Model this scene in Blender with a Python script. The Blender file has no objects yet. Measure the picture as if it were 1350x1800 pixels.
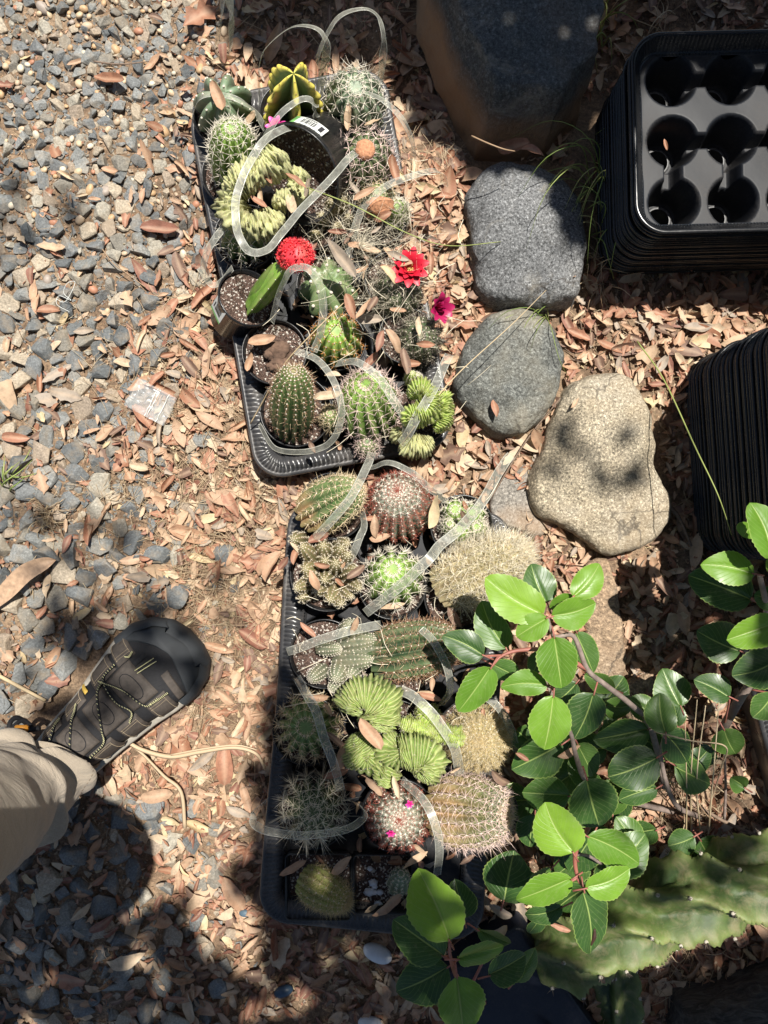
import bpy, math, random
import numpy as np
from mathutils import Vector, Matrix, noise
rng = np.random.default_rng(11); random.seed(11)
R = math.radians
scene = bpy.context.scene
COL = scene.collection
# ------------------------------------------------------------------ camera, light
H, F = 1.083, 1300.0
cd = bpy.data.cameras.new('camera'); cam = bpy.data.objects.new('camera', cd); COL.objects.link(cam)
cam.location = (0, 0, H); cd.sensor_fit = 'VERTICAL'; cd.sensor_height = 36; cd.lens = 26; cd.clip_start = .02; cd.clip_end = 100
scene.camera = cam
SUN_EL, SUN_AZ = R(71), math.atan2(.48, .88)      # azimuth measured from +y towards +x
sdir = Vector((math.sin(SUN_AZ)*math.cos(SUN_EL), math.cos(SUN_AZ)*math.cos(SUN_EL), math.sin(SUN_EL)))
w = bpy.data.worlds.new('World'); scene.world = w; w.use_nodes = True
nt = w.node_tree; bg = nt.nodes['Background']; sk = nt.nodes.new('ShaderNodeTexSky'); sk.sky_type = 'NISHITA'
sk.sun_disc = False; sk.sun_elevation = SUN_EL; sk.sun_rotation = SUN_AZ
nt.links.new(sk.outputs[0], bg.inputs[0]); bg.inputs[1].default_value = .05
sd = bpy.data.lights.new('sun', 'SUN'); sd.energy = 4.7; sd.angle = R(.53); sd.color = (1, .955, .88)
so = bpy.data.objects.new('sun', sd); COL.objects.link(so); so.rotation_euler = (-sdir).to_track_quat('-Z', 'Y').to_euler()
so.location = (2, 2, 4)
scene.view_settings.view_transform = 'Standard'; scene.view_settings.look = 'None'
scene.view_settings.exposure = 0.66; scene.view_settings.gamma = 1
scene.cycles.transparent_max_bounces = 16

def W(px, py, z=0.0):                              # a point of the place seen at (px, py), at height z
    k = (H - z)/F
    return Vector(((px-675)*k, (900-py)*k, z))
def S(p, z=0.0): return p*(H-z)/F                 # a size in pixels at height z -> metres
# ------------------------------------------------------------------ mesh helpers
class MB:
    def __init__(s): s.v = []; s.f = []; s.m = []; s.a = []; s.c = []; s.uv = []; s.n = 0
    def add(s, V, Fc, mi=0, a=None, c=None):
        V = np.asarray(V, float); n = s.n
        s.v.append(V); s.n += len(V)
        s.f += [tuple(int(i)+n for i in q) for q in Fc]
        s.m += [mi]*len(Fc)
        s.a.append(np.zeros(len(V)) if a is None else a)
        s.c.append(np.zeros(len(V)) if c is None else c)
        return s
    def build(s, name, mats, parent=None, smooth=True, mtx=None):
        me = bpy.data.meshes.new(name)
        if not isinstance(mats, (list, tuple)): mats = [mats]
        V = np.concatenate(s.v) if s.v else np.zeros((0, 3))
        if mtx is not None:
            M = np.array(mtx); V = V@M[:3, :3].T+M[:3, 3]
        me.from_pydata(V.tolist(), [], s.f)
        for m in mats: me.materials.append(m)
        me.polygons.foreach_set('material_index', s.m)
        me.polygons.foreach_set('use_smooth', [smooth]*len(s.f))
        if s.a:
            A = np.concatenate(s.a); Cc = np.concatenate(s.c)
            if A.any():
                at = me.attributes.new('t', 'FLOAT', 'POINT'); at.data.foreach_set('value', A)
            if Cc.any():
                at = me.attributes.new('c', 'FLOAT', 'POINT'); at.data.foreach_set('value', Cc)
        me.update()
        o = bpy.data.objects.new(name, me); COL.objects.link(o)
        if parent is not None: o.parent = parent
        return o
def tag(o, label=None, cat=None, group=None, kind=None):
    if label: o['label'] = label
    if cat: o['category'] = cat
    if group: o['group'] = group
    if kind: o['kind'] = kind
    return o
def thing(name, label, cat, loc=(0, 0, 0), group=None, rz=0):
    o = bpy.data.objects.new(name, None); COL.objects.link(o); o.location = loc; o.rotation_euler = (0, 0, rz)
    o.empty_display_size = .03
    return tag(o, label, cat, group)
def grid(nu, nv, closed=False):                    # nu rows x nv columns
    f = []
    for i in range(nu-1):
        for j in range(nv if closed else nv-1):
            k = (j+1) % nv
            f.append((i*nv+j, i*nv+k, (i+1)*nv+k, (i+1)*nv+j))
    return f
def rot(e): return np.array(Matrix(((1,0,0),(0,1,0),(0,0,1))) if e is None else __import__('mathutils').Euler(e).to_matrix())
def tr(V, e=None, s=1, t=(0, 0, 0)): return (np.asarray(V)*s)@rot(e).T+np.array(t)
def unit(v): return v/np.maximum(np.linalg.norm(v, axis=-1, keepdims=True), 1e-9)
def smooth_path(pts, n=8):
    P = np.array([tuple(p) for p in pts], float)
    if len(P) < 3:
        t = np.linspace(0, 1, n)[:, None]; return P[0]*(1-t)+P[-1]*t
    Q = np.vstack([2*P[0]-P[1], P, 2*P[-1]-P[-2]]); out = []
    for i in range(1, len(Q)-2):
        for t in np.linspace(0, 1, n, endpoint=False):
            out.append(.5*((2*Q[i])+(-Q[i-1]+Q[i+1])*t+(2*Q[i-1]-5*Q[i]+4*Q[i+1]-Q[i+2])*t*t+(-Q[i-1]+3*Q[i]-3*Q[i+1]+Q[i+2])*t**3))
    out.append(P[-1]); return np.array(out)
def tube(mb, pts, r, n=6, mi=0, path=True, ns=6):
    P = smooth_path(pts, ns) if path else np.array(pts, float); m = len(P)
    rr = np.interp(np.linspace(0, 1, m), np.linspace(0, 1, len(r)), r) if hasattr(r, '__len__') else np.full(m, r)
    T = unit(np.gradient(P, axis=0)); ref = np.array([.13, .22, .97]); A = unit(np.cross(T, ref)); B = np.cross(T, A)
    th = np.linspace(0, 2*math.pi, n, endpoint=False)
    V = P[:, None]+rr[:, None, None]*(A[:, None]*np.cos(th)[None, :, None]+B[:, None]*np.sin(th)[None, :, None])
    f = grid(m, n, True)+[tuple(range(n))[::-1], tuple((m-1)*n+i for i in range(n))]
    mb.add(V.reshape(-1, 3), f, mi); return mb
def spikes(mb, P, D, L, r, bend=None, mi=0):        # tapered three-sided spines, many at once
    N = len(P); D = unit(D); ref = np.where(np.abs(D[:, 2:3]) > .9, [[1., 0, 0]], [[0, 0, 1.]])
    A = unit(np.cross(D, ref)); B = np.cross(D, A); L = np.broadcast_to(L, (N,))[:, None]; r = np.broadcast_to(r, (N,))[:, None]
    bend = np.zeros((N, 3)) if bend is None else bend
    V = np.zeros((N, 7, 3))
    for k in range(3):
        o = A*math.cos(k*2.094)+B*math.sin(k*2.094)
        V[:, k] = P+o*r; V[:, 3+k] = P+D*L*.55+o*r*.7+bend*.3
    V[:, 6] = P+D*L+bend
    n0 = (np.arange(N)*7)[:, None, None]
    q = np.array([[0, 1, 4, 3], [1, 2, 5, 4], [2, 0, 3, 5]])[None]+n0
    t = np.array([[3, 4, 6], [4, 5, 6], [5, 3, 6]])[None]+n0
    mb.add(V.reshape(-1, 3), q.reshape(-1, 4).tolist()+t.reshape(-1, 3).tolist(), mi)
def lathe(mb, prof, n=40, mi=0, wob=0):
    prof = np.array(prof); th = np.linspace(0, 2*math.pi, n, endpoint=False)
    w_ = 1+wob*np.sin(2*th+1)
    V = np.stack([prof[:, 0:1]*np.cos(th)*w_, prof[:, 0:1]*np.sin(th)*w_, np.repeat(prof[:, 1:2], n, 1)], -1)
    mb.add(V.reshape(-1, 3), grid(len(prof), n, True), mi)
# ------------------------------------------------------------------ materials
class NT:
    def __init__(s, name):
        s.m = bpy.data.materials.new(name); s.m.use_nodes = True; s.t = s.m.node_tree
        s.b = s.t.nodes['Principled BSDF']; s.out = s.t.nodes['Material Output']
    def n(s, typ, ins=None, **kw):
        nd = s.t.nodes.new('ShaderNode'+typ)
        for k, v in kw.items(): setattr(nd, k, v)
        for k, v in (ins or {}).items(): s.set(nd.inputs[k], v)
        return nd
    def set(s, sock, v):
        if isinstance(v, bpy.types.NodeSocket): s.t.links.new(v, sock)
        elif isinstance(v, bpy.types.Node): s.t.links.new(v.outputs[0], sock)
        else: sock.default_value = v if not (isinstance(v, tuple) and len(v) == 3 and len(sock.default_value) == 4) else (*v, 1)
    def noise(s, scale, detail=4, rough=.6, vec=None, dist=0):
        return s.n('TexNoise', {'Scale': scale, 'Detail': detail, 'Roughness': rough, 'Distortion': dist, **({'Vector': vec} if vec else {})})
    def ramp(s, fac, stops, interp='LINEAR'):
        r = s.n('ValToRGB', {0: fac}); cr = r.color_ramp; cr.interpolation = interp
        while len(cr.elements) < len(stops): cr.elements.new(.5)
        for e, (p, c) in zip(cr.elements, stops):
            e.position = p; e.color = (*c, 1) if hasattr(c, '__len__') else (c, c, c, 1)
        return r
    def mix(s, f, a, b, mode='MIX'):
        m = s.n('Mix', data_type='RGBA', blend_type=mode); s.set(m.inputs[0], f); s.set(m.inputs[6], a); s.set(m.inputs[7], b); return m.outputs[2]
    def math(s, op, a, b=0.): 
        m = s.n('Math', operation=op); s.set(m.inputs[0], a); s.set(m.inputs[1], b); return m.outputs[0]
    def obj(s): return s.n('TexCoord').outputs['Object']
    def geo(s): return s.n('NewGeometry')
    def attr(s, a): return s.n('Attribute', attribute_name=a).outputs['Fac']
    def bump(s, h, st=.3, d=.002):
        b = s.n('Bump', {'Height': h, 'Strength': st, 'Distance': d}); s.t.links.new(b.outputs[0], s.b.inputs['Normal'])
    def p(s, **kw):
        for k, v in kw.items(): s.set(s.b.inputs[k.replace('_', ' ')], v)
        return s
def rnd_val(t):                                    # one random number per island and per object
    g = t.geo().outputs['Random Per Island']; o = t.n('ObjectInfo').outputs['Random']
    return t.math('FRACT', t.math('ADD', g, o))
def simple(name, col, rough=.6, var=.25, sc=60, bump=0, **kw):
    t = NT(name); nz = t.noise(sc, 5, .6, t.obj())
    c2 = tuple(x*(1-var) for x in col); c3 = tuple(min(1, x*(1+var)) for x in col)
    t.p(Base_Color=t.ramp(nz, [(.3, c2), (.7, c3)]).outputs[0], Roughness=rough, **kw)
    if bump: t.bump(nz.outputs[0], bump)
    return t.m
M = {}
def m_soil():
    t = NT('soil'); pos = t.geo().outputs['Position']; a = t.noise(9, 6, .65, pos); b = t.noise(220, 6, .75, pos)
    c = t.ramp(a, [(.3, (.13, .085, .055)), (.5, (.26, .175, .11)), (.7, (.38, .27, .175))])
    d = t.mix(.75, c.outputs[0], t.ramp(b, [(.3, .15), (.5, .85), (.68, 1.9)]).outputs[0], 'MULTIPLY')
    t.p(Base_Color=d, Roughness=.95); t.bump(t.math('ADD', b.outputs[0], t.noise(60, 5, .7, pos).outputs[0]), .9, .004); return t.m
M['soil'] = m_soil()
def m_gravel():
    t = NT('crushed_stone'); r = rnd_val(t); pos = t.geo().outputs['Position']
    c = t.ramp(r, [(0, (.10, .108, .11)), (.12, (.16, .168, .168)), (.26, (.22, .225, .215)), (.38, (.2, .185, .155)), (.5, (.32, .295, .24)), (.6, (.13, .138, .138)),
                   (.72, (.3, .24, .18)), (.8, (.38, .32, .24)), (.88, (.19, .195, .185)), (1, (.27, .275, .265))], 'CONSTANT')
    a = t.noise(340, 5, .75, pos); b = t.noise(45, 4, .6, pos)
    d = t.mix(.8, c.outputs[0], t.ramp(a, [(.28, .4), (.5, 1.), (.68, 1.8)]).outputs[0], 'MULTIPLY')
    d = t.mix(t.ramp(b, [(.47, 0), (.72, .55)]).outputs[0], d, (.34, .26, .17))
    t.p(Base_Color=d, Roughness=.72); t.bump(t.math('ADD', a.outputs[0], t.math('MULTIPLY', b.outputs[0], 2.)), .6, .0018); return t.m
M['gravel'] = m_gravel()
def m_grit():
    t = NT('tan_grit'); t.p(Base_Color=t.ramp(rnd_val(t), [(0, (.34, .22, .13)), (.3, (.45, .32, .2)), (.55, (.28, .2, .14)), (.75, (.5, .42, .3)), (.9, (.36, .18, .1))], 'CONSTANT').outputs[0], Roughness=.85); return t.m
M['grit_tan'] = m_grit()
def m_pea():
    t = NT('pea_pebble'); r = rnd_val(t)
    c = t.ramp(r, [(0, (.5, .33, .18)), (.2, (.55, .42, .27)), (.4, (.42, .2, .12)), (.55, (.5, .38, .26)), (.7, (.62, .55, .42)), (.85, (.36, .3, .25))], 'CONSTANT')
    a = t.noise(150, 4, .6, t.geo().outputs['Position'])
    t.p(Base_Color=t.mix(.5, c.outputs[0], t.ramp(a, [(.3, .6), (.7, 1.3)]).outputs[0], 'MULTIPLY'), Roughness=.55); return t.m
M['pea'] = m_pea()
def m_leaf():
    t = NT('dry_leaf'); r = rnd_val(t); pos = t.geo().outputs['Position']
    c = t.ramp(r, [(0, (.38, .18, .105)), (.11, (.53, .32, .20)), (.22, (.61, .43, .28)), (.33, (.31, .14, .095)), (.41, (.52, .34, .22)), (.53, (.66, .51, .35)),
                   (.61, (.44, .21, .13)), (.72, (.23, .14, .10)), (.82, (.56, .34, .21)), (.89, (.40, .33, .26)), (.96, (.68, .54, .32))], 'CONSTANT')
    a = t.noise(90, 6, .7, pos); b = t.noise(500, 3, .6, pos)
    d = t.mix(.8, c.outputs[0], t.ramp(a, [(.25, .35), (.5, .86), (.75, 1.1)]).outputs[0], 'MULTIPLY')
    d = t.mix(t.ramp(b, [(.66, 0), (.72, .5)]).outputs[0], d, (.12, .05, .03))
    mid = t.attr('c')                                # the midrib
    d = t.mix(t.math('MULTIPLY', mid, .35), d, (.62, .45, .3))
    t.p(Base_Color=d, Roughness=.6); t.bump(t.math('ADD', a.outputs[0], b.outputs[0]), .4, .0012)
    tl = t.n('BsdfTranslucent', {0: d}); mx = t.n('MixShader', {0: .13, 1: t.b.outputs[0], 2: tl.outputs[0]})
    t.t.links.new(mx.outputs[0], t.out.inputs[0]); return t.m
M['leaf'] = m_leaf()
def m_straw(name, cols):
    t = NT(name); r = rnd_val(t); t.p(Base_Color=t.ramp(r, [(i/(len(cols)-1), c) for i, c in enumerate(cols)]).outputs[0], Roughness=.6); return t.m
M['straw'] = m_straw('dry_straw', [(.5, .38, .22), (.62, .5, .33), (.3, .19, .11), (.55, .42, .27)])
M['grass'] = m_straw('green_grass', [(.14, .22, .045), (.3, .36, .1), (.42, .40, .18)])
M['twig'] = simple('twig_bark', (.2, .14, .1), .8, .4, 200, .5)
def m_rock(name, cols, speck, sc=260, b2=None, stain=None, bst=.5, side=((.27, .19, .12), -.004, .022)):
    t = NT(name); o = t.obj(); a = t.noise(6, 5, .6, o); s1 = t.noise(sc, 4, .8, o); s2 = t.noise(sc*2.3, 2, .5, o)
    base = t.ramp(a, [(.3, cols[0]), (.5, cols[1]), (.7, cols[2])]).outputs[0]
    d = t.mix(speck, base, t.ramp(s1, [(.36, .12), (.47, .85), (.55, 1.1), (.64, 2.4)]).outputs[0], 'MULTIPLY')
    d = t.mix(speck*.5, d, t.ramp(s2, [(.35, .3), (.6, 1.5)]).outputs[0], 'MULTIPLY')
    if stain:
        n3 = t.noise(stain[1], 4, .6, o); d = t.mix(t.ramp(n3, [(.45, 0), (.65, stain[2])]).outputs[0], d, stain[0])
    vo = t.n('TexVoronoi', {'Vector': t.n('VectorMath', {0: o, 1: t.n('VectorMath', {0: t.noise(12, 4, .6, o).outputs['Color'], 1: (.1, .1, .1)}, operation='MULTIPLY').outputs[0]}).outputs[0], 'Scale': 13.}, feature='DISTANCE_TO_EDGE'); ck = t.math('MULTIPLY', t.ramp(vo, [(0, 1), (.012, .6), (.03, 0)]).outputs[0], t.ramp(t.noise(7, 3, .5, o), [(.5, 0), (.62, .8)]).outputs[0]); d = t.mix(ck, d, (.05, .04, .03))
    d = t.mix(t.ramp(t.noise(16, 6, .75, o, .8), [(.56, 0), (.68, .4)]).outputs[0], d, (.36, .33, .27))
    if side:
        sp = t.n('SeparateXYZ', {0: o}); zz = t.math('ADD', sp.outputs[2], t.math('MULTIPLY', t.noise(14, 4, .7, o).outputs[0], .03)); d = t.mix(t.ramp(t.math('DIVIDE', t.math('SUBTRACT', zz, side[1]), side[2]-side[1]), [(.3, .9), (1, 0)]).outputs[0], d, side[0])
    t.p(Base_Color=d, Roughness=.8); t.bump(t.math('ADD', s1.outputs[0], t.math('MULTIPLY', t.noise(40, 5, .7, o).outputs[0], 3.)), bst, .003); return t.m
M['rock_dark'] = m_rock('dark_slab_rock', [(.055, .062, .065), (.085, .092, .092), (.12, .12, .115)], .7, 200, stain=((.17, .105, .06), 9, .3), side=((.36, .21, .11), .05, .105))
M['rock_speck'] = m_rock('speckled_diorite', [(.11, .113, .116), (.155, .158, .16), (.22, .22, .215)], .95, 300)
M['rock_green'] = m_rock('grey_green_rock', [(.09, .095, .09), (.14, .145, .132), (.2, .2, .18)], .85, 260, stain=((.3, .25, .16), 8, .35))
M['rock_tan'] = m_rock('tan_granite', [(.28, .23, .155), (.37, .32, .235), (.44, .41, .34)], .9, 300, stain=((.32, .23, .13), 5, .6))
M['rock_flat'] = m_rock('flat_grey_rock', [(.2, .18, .155), (.26, .24, .21), (.3, .27, .23)], .7, 260, stain=((.35, .24, .15), 7, .7))
M['rock_brown'] = m_rock('brown_sandstone', [(.28, .19, .12), (.36, .26, .17), (.42, .34, .25)], .6, 160, stain=((.25, .15, .08), 9, .5), bst=.9)
def m_plastic(name='black_plastic', dust=.5, rough=.28, col=(.010, .011, .013)):
    t = NT(name); o = t.obj(); a = t.noise(14, 6, .7, o); b = t.noise(380, 3, .7, o)
    f = t.math('MULTIPLY', t.ramp(a, [(.42, 0), (.72, dust)]).outputs[0], t.ramp(b, [(.4, .25), (.62, 1)]).outputs[0])
    t.p(Base_Color=t.mix(f, col, (.17, .15, .13)), Roughness=t.math('ADD', t.math('MULTIPLY', f, .5), rough))
    t.b.inputs['Specular IOR Level'].default_value = .45
    t.bump(t.noise(25, 3, .5, o).outputs[0], .12, .004); return t.m
M['plastic'] = m_plastic(); M['plastic_clean'] = m_plastic('black_plastic_rim', .12, .22); M['plastic_rib'] = m_plastic('ribbed_plastic_rim', .9, .27, (.045, .045, .047))
M['plastic_blue'] = m_plastic('dark_blue_black_plastic', .2, .35, (.012, .016, .028))
def m_pot_soil():
    t = NT('potting_soil'); o = t.obj(); a = t.noise(260, 5, .8, o); v = t.n('TexVoronoi', {'Vector': o, 'Scale': 420.})
    c = t.ramp(a, [(.3, (.03, .02, .015)), (.5, (.10, .06, .045)), (.62, (.2, .13, .1))]).outputs[0]
    wv = t.n('TexWhiteNoise', {0: v.outputs['Position']}); f = t.ramp(wv.outputs[0], [(.86, 0), (.88, 1)], 'LINEAR')
    t.p(Base_Color=t.mix(f.outputs[0], c, (.62, .57, .5)), Roughness=.95); t.bump(t.math('SUBTRACT', a.outputs[0], v.outputs[0]), 1., .003); return t.m
M['pot_soil'] = m_pot_soil()
M['grit'] = m_straw('potting_grit', [(.12, .07, .05), (.3, .19, .15), (.7, .66, .6), (.22, .13, .1), (.42, .3, .26)])
def m_cactus(name, low, top, crest, cr=.5, rough=.5, nsc=120, corky=None, cra=(.35, .95), bmp=.25):
    t = NT(name); o = t.obj(); tt = t.attr('t'); cc = t.attr('c'); a = t.noise(nsc, 4, .6, o); b = t.noise(25, 4, .6, o)
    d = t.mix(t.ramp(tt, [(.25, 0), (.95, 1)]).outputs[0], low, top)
    if corky: d = t.mix(t.ramp(t.math('ADD', tt, t.math('MULTIPLY', b.outputs[0], .4)), [(corky[1], 1), (corky[1]+.22, 0)]).outputs[0], d, corky[0])
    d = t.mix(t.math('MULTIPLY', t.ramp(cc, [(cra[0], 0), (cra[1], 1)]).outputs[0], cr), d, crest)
    d = t.mix(.6, d, t.ramp(a, [(.3, .7), (.7, 1.3)]).outputs[0], 'MULTIPLY')
    d = t.mix(.5, d, t.ramp(b, [(.3, .7), (.7, 1.25)]).outputs[0], 'MULTIPLY')
    d = t.mix(t.ramp(t.noise(55, 5, .7, o, .6), [(.46, 0), (.72, .42)]).outputs[0], d, (.33, .26, .16))
    t.p(Base_Color=d, Roughness=rough, Subsurface_Weight=.06, Subsurface_Scale=.004); t.bump(a.outputs[0], bmp, .001*bmp*4); return t.m
G = {
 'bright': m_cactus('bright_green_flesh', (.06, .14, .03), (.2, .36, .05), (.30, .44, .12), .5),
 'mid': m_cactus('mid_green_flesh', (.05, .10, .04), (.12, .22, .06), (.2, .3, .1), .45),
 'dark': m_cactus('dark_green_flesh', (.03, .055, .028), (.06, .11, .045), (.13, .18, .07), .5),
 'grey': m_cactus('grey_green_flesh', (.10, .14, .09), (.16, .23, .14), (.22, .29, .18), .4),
 'flat': m_cactus('smooth_green_flesh', (.10, .17, .07), (.16, .25, .10), (.24, .3, .15), .4, .4),
 'yellow': m_cactus('variegated_flesh', (.12, .18, .05), (.20, .27, .08), (.78, .66, .12), 1., .4, cra=(.55, .9)),
 'crest': m_cactus('crested_flesh', (.20, .20, .09), (.42, .43, .20), (.5, .5, .27), .5, .85, 260),
 'fan': m_cactus('crested_fan_flesh', (.06, .11, .02), (.19, .28, .06), (.42, .46, .18), .75, .5, 200),
 'lime': m_cactus('lime_flesh', (.2, .27, .05), (.27, .38, .07), (.48, .52, .18), .6, .5, 200),
 'graft': m_cactus('grafting_stock_flesh', (.13, .26, .03), (.2, .36, .05), (.3, .42, .1), .5, .35),
 'knob': m_cactus('knobbly_stem_flesh', (.13, .12, .055), (.2, .19, .08), (.34, .24, .14), .6, .7),
 'corky': m_cactus('corky_based_flesh', (.05, .10, .035), (.11, .19, .06), (.2, .26, .09), .4, .6, corky=((.42, .27, .13), .42)),
 'pink': m_cactus('woolly_grey_flesh', (.06, .08, .045), (.2, .22, .16), (.3, .32, .26), .5, .8),
 'big': m_cactus('thick_rib_flesh', (.032, .06, .016), (.10, .145, .03), (.19, .235, .07), .8, .6, 60, bmp=.5),
 'hair': m_cactus('golden_flesh', (.3, .24, .13), (.34, .3, .15), (.4, .36, .2), .4, .8),
 'red': m_cactus('red_graft_flesh', (.5, .02, .03), (.72, .03, .045), (.8, .1, .1), .5, .5),
}
def m_sp(name, c, r=.55):
    t = NT(name); v = rnd_val(t); t.p(Base_Color=t.ramp(v, [(0, tuple(x*.6 for x in c)), (.5, c), (1, tuple(min(1, x*1.25) for x in c))]).outputs[0], Roughness=r); return t.m
SP = {'white': m_sp('white_spine', (.82, .74, .62)), 'tan': m_sp('tan_spine', (.72, .57, .36)), 'brown': m_sp('brown_spine', (.36, .2, .12)), 'pink': m_sp('pinkish_spine', (.76, .58, .52)),
      'rust': m_sp('rust_spine', (.42, .12, .08)), 'gold': m_sp('golden_hair', (.66, .52, .27)), 'dark': m_sp('dark_spine', (.14, .11, .09)), 'pale': m_sp('pale_hair', (.8, .72, .55)),
      'orange': m_sp('orange_spine', (.6, .27, .08)), 'red': m_sp('red_tubercle', (.75, .04, .06))}
M['wool'] = simple('areole_wool', (.68, .62, .52), .95, .2)
M['brownwool'] = simple('brown_crown_wool', (.5, .24, .13), .95, .4, 300, .8)
def petal(name, c, c2):
    t = NT(name); t.p(Base_Color=t.mix(t.attr('c'), c, c2), Roughness=.45, Subsurface_Weight=.1, Subsurface_Scale=.003); return t.m
M['red_petal'] = petal('red_petal', (.40, .006, .015), (.62, .015, .04)); M['mag_petal'] = petal('magenta_petal', (.26, .005, .05), (.42, .012, .10)); M['pink_petal'] = petal('hot_pink_petal', (.72, .02, .25), (.8, .08, .38))
M['stamen'] = simple('stamen', (.75, .6, .2), .6)
def m_clear(nm='clear_plastic_band', lo=.13):
    t = NT(nm); o = t.obj(); a = t.noise(130, 4, .7, o)
    f = t.ramp(a, [(.35, lo*.8), (.6, lo*1.5), (.74, lo*2.6)]).outputs[0]
    t.p(Base_Color=(.66, .66, .58), Roughness=.2); t.b.inputs['Specular IOR Level'].default_value = .9
    tp = t.n('BsdfTransparent', {0: (.97, .97, .95, 1)}); mx = t.n('MixShader', {0: f, 1: tp.outputs[0], 2: t.b.outputs[0]})
    t.t.links.new(mx.outputs[0], t.out.inputs[0]); return t.m
M['clear'] = m_clear(); M['edge_glint'] = m_clear('plastic_edge_glint', .42); M['bag'] = m_clear('clear_bag_film', .15); M['bag'].node_tree.nodes['Principled BSDF'].inputs['Base Color'].default_value = (.85, .85, .85, 1); M['plastic_web'] = m_plastic('black_plastic_web', .3, .5, (.010, .0115, .015)); M['plastic_web'].node_tree.nodes['Principled BSDF'].inputs['Specular IOR Level'].default_value = .3
def m_green(nm='glossy_leaf', pal=((.03, .075, .018), (.045, .105, .022), (.065, .14, .026), (.085, .17, .03))):
    t = NT(nm); u = t.attr('t'); v = t.attr('c'); o = t.obj()
    av = t.math('ABSOLUTE', v); mid = t.ramp(av, [(.0, 1), (.02, 1), (.045, 0)]).outputs[0]
    ph = t.math('SUBTRACT', t.math('MULTIPLY', u, 9.), t.math('MULTIPLY', t.math('POWER', av, .8), 4.2)); nz = t.noise(30, 3, .5, o)
    ph = t.math('ADD', ph, t.math('MULTIPLY', nz.outputs[0], .5))
    fr = t.math('ABSOLUTE', t.math('SUBTRACT', t.math('FRACT', ph), .5)); vein = t.ramp(fr, [(0, 1), (.025, .7), (.06, 0)]).outputs[0]
    r = t.n('ObjectInfo').outputs['Random']
    base = t.ramp(r, [(0, pal[0]), (.4, pal[1]), (.75, pal[2]), (1, pal[3])]).outputs[0]
    d = t.mix(.55, base, t.ramp(t.noise(40, 5, .6, o), [(.3, .75), (.7, 1.25)]).outputs[0], 'MULTIPLY')
    d = t.mix(t.math('MULTIPLY', vein, .4), d, (.25, .38, .10)); d = t.mix(t.math('MULTIPLY', mid, .75), d, (.36, .46, .14))
    edge = t.ramp(av, [(.93, 0), (.99, .7)]).outputs[0]; d = t.mix(edge, d, (.3, .4, .1))
    brn = t.noise(22, 5, .7, o, 1.); d = t.mix(t.math('MULTIPLY', t.ramp(brn, [(.66, 0), (.70, .8)]).outputs[0], t.ramp(av, [(.5, .25), (.95, 1)]).outputs[0]), d, (.16, .085, .03))
    d = t.mix(t.ramp(t.noise(160, 4, .7, o), [(.55, 0), (.8, .3)]).outputs[0], d, (.3, .28, .18))
    t.p(Base_Color=d, Roughness=t.ramp(t.noise(18, 3, .6, o), [(.3, .3), (.7, .5)]).outputs[0]); t.b.inputs['Specular IOR Level'].default_value = .45
    t.bump(t.math('ADD', vein, t.math('MULTIPLY', mid, 1.5)), -.35 if False else .3, .001)
    tl = t.n('BsdfTranslucent', {0: t.mix(1., d, (1.3, 1.5, .5), 'MULTIPLY')}); mx = t.n('MixShader', {0: .16, 1: t.b.outputs[0], 2: tl.outputs[0]})
    t.t.links.new(mx.outputs[0], t.out.inputs[0]); return t.m
M['green'] = m_green(); M['green_sunlit'] = m_green('glossy_sunlit_leaf', ((.10, .215, .02), (.135, .27, .024), (.17, .32, .03), (.215, .37, .035)))  # second leaf colour has sunlight painted in, for the higher leaves
M['petiole'] = simple('red_petiole', (.33, .12, .09), .5, .3)
M['branch'] = simple('grey_branch', (.26, .2, .17), .7, .35, 90, .6)
M['label'] = simple('white_label', (.72, .74, .70), .45, .05); M['ink'] = simple('label_ink', (.03, .03, .035), .5, .05); M['label_green'] = simple('label_green', (.22, .5, .16), .5, .1)
M['white_stone'] = simple('white_stone', (.72, .73, .75), .4, .1, 50, .2); M['blue_glass'] = simple('blue_shard', (.03, .2, .5), .25, .2)
# ------------------------------------------------------------------ ground
_sn = [(rng.uniform(-1, 1, 2)*f, rng.uniform(0, 6.28), a) for f, a in ((5, .005), (9, .004), (16, .003), (28, .002), (45, .0012), (70, .0008)) for _ in range(2)]
MOUNDS = [(742, 330, 75, .060), (735, 420, 80, .060), (705, 500, 75, .058), (725, 590, 65, .048), (790, 470, 60, .03), (690, 610, 45, .04)]
def ground(X, Y):
    X = np.asarray(X, float); Y = np.asarray(Y, float); z = np.zeros_like(X)
    for k, p, a in _sn: z = z+a*np.sin(k[0]*X*2+k[1]*Y*2+p)
    px = X*F/H+675; py = 900-Y*F/H
    m = np.zeros_like(X)
    for cx, cy, r, h in MOUNDS: m = np.maximum(m, h*np.exp(-(((px-cx)**2+(py-cy)**2)/(r*r))**1.5))
    z = z+m
    z = z-.014*np.exp(-(((px-900)/420)**2+((py-60)/200)**2)**2)
    return z-.004
ax = np.concatenate([[-30, -12, -6, -3, -1.8, -1.35], np.arange(-1.15, 1.1501, .008), [1.35, 1.8, 3, 6, 12, 30]])
GX, GY = np.meshgrid(ax, ax); GZ = ground(GX, GY)
mb = MB(); mb.add(np.stack([GX, GY, GZ+rng.normal(0, .0006, GZ.shape)], -1).reshape(-1, 3), grid(len(ax), len(ax)))
tag(mb.build('ground', M['soil']), 'brown soil under the gravel and fallen leaves', None, None, 'structure')
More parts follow.
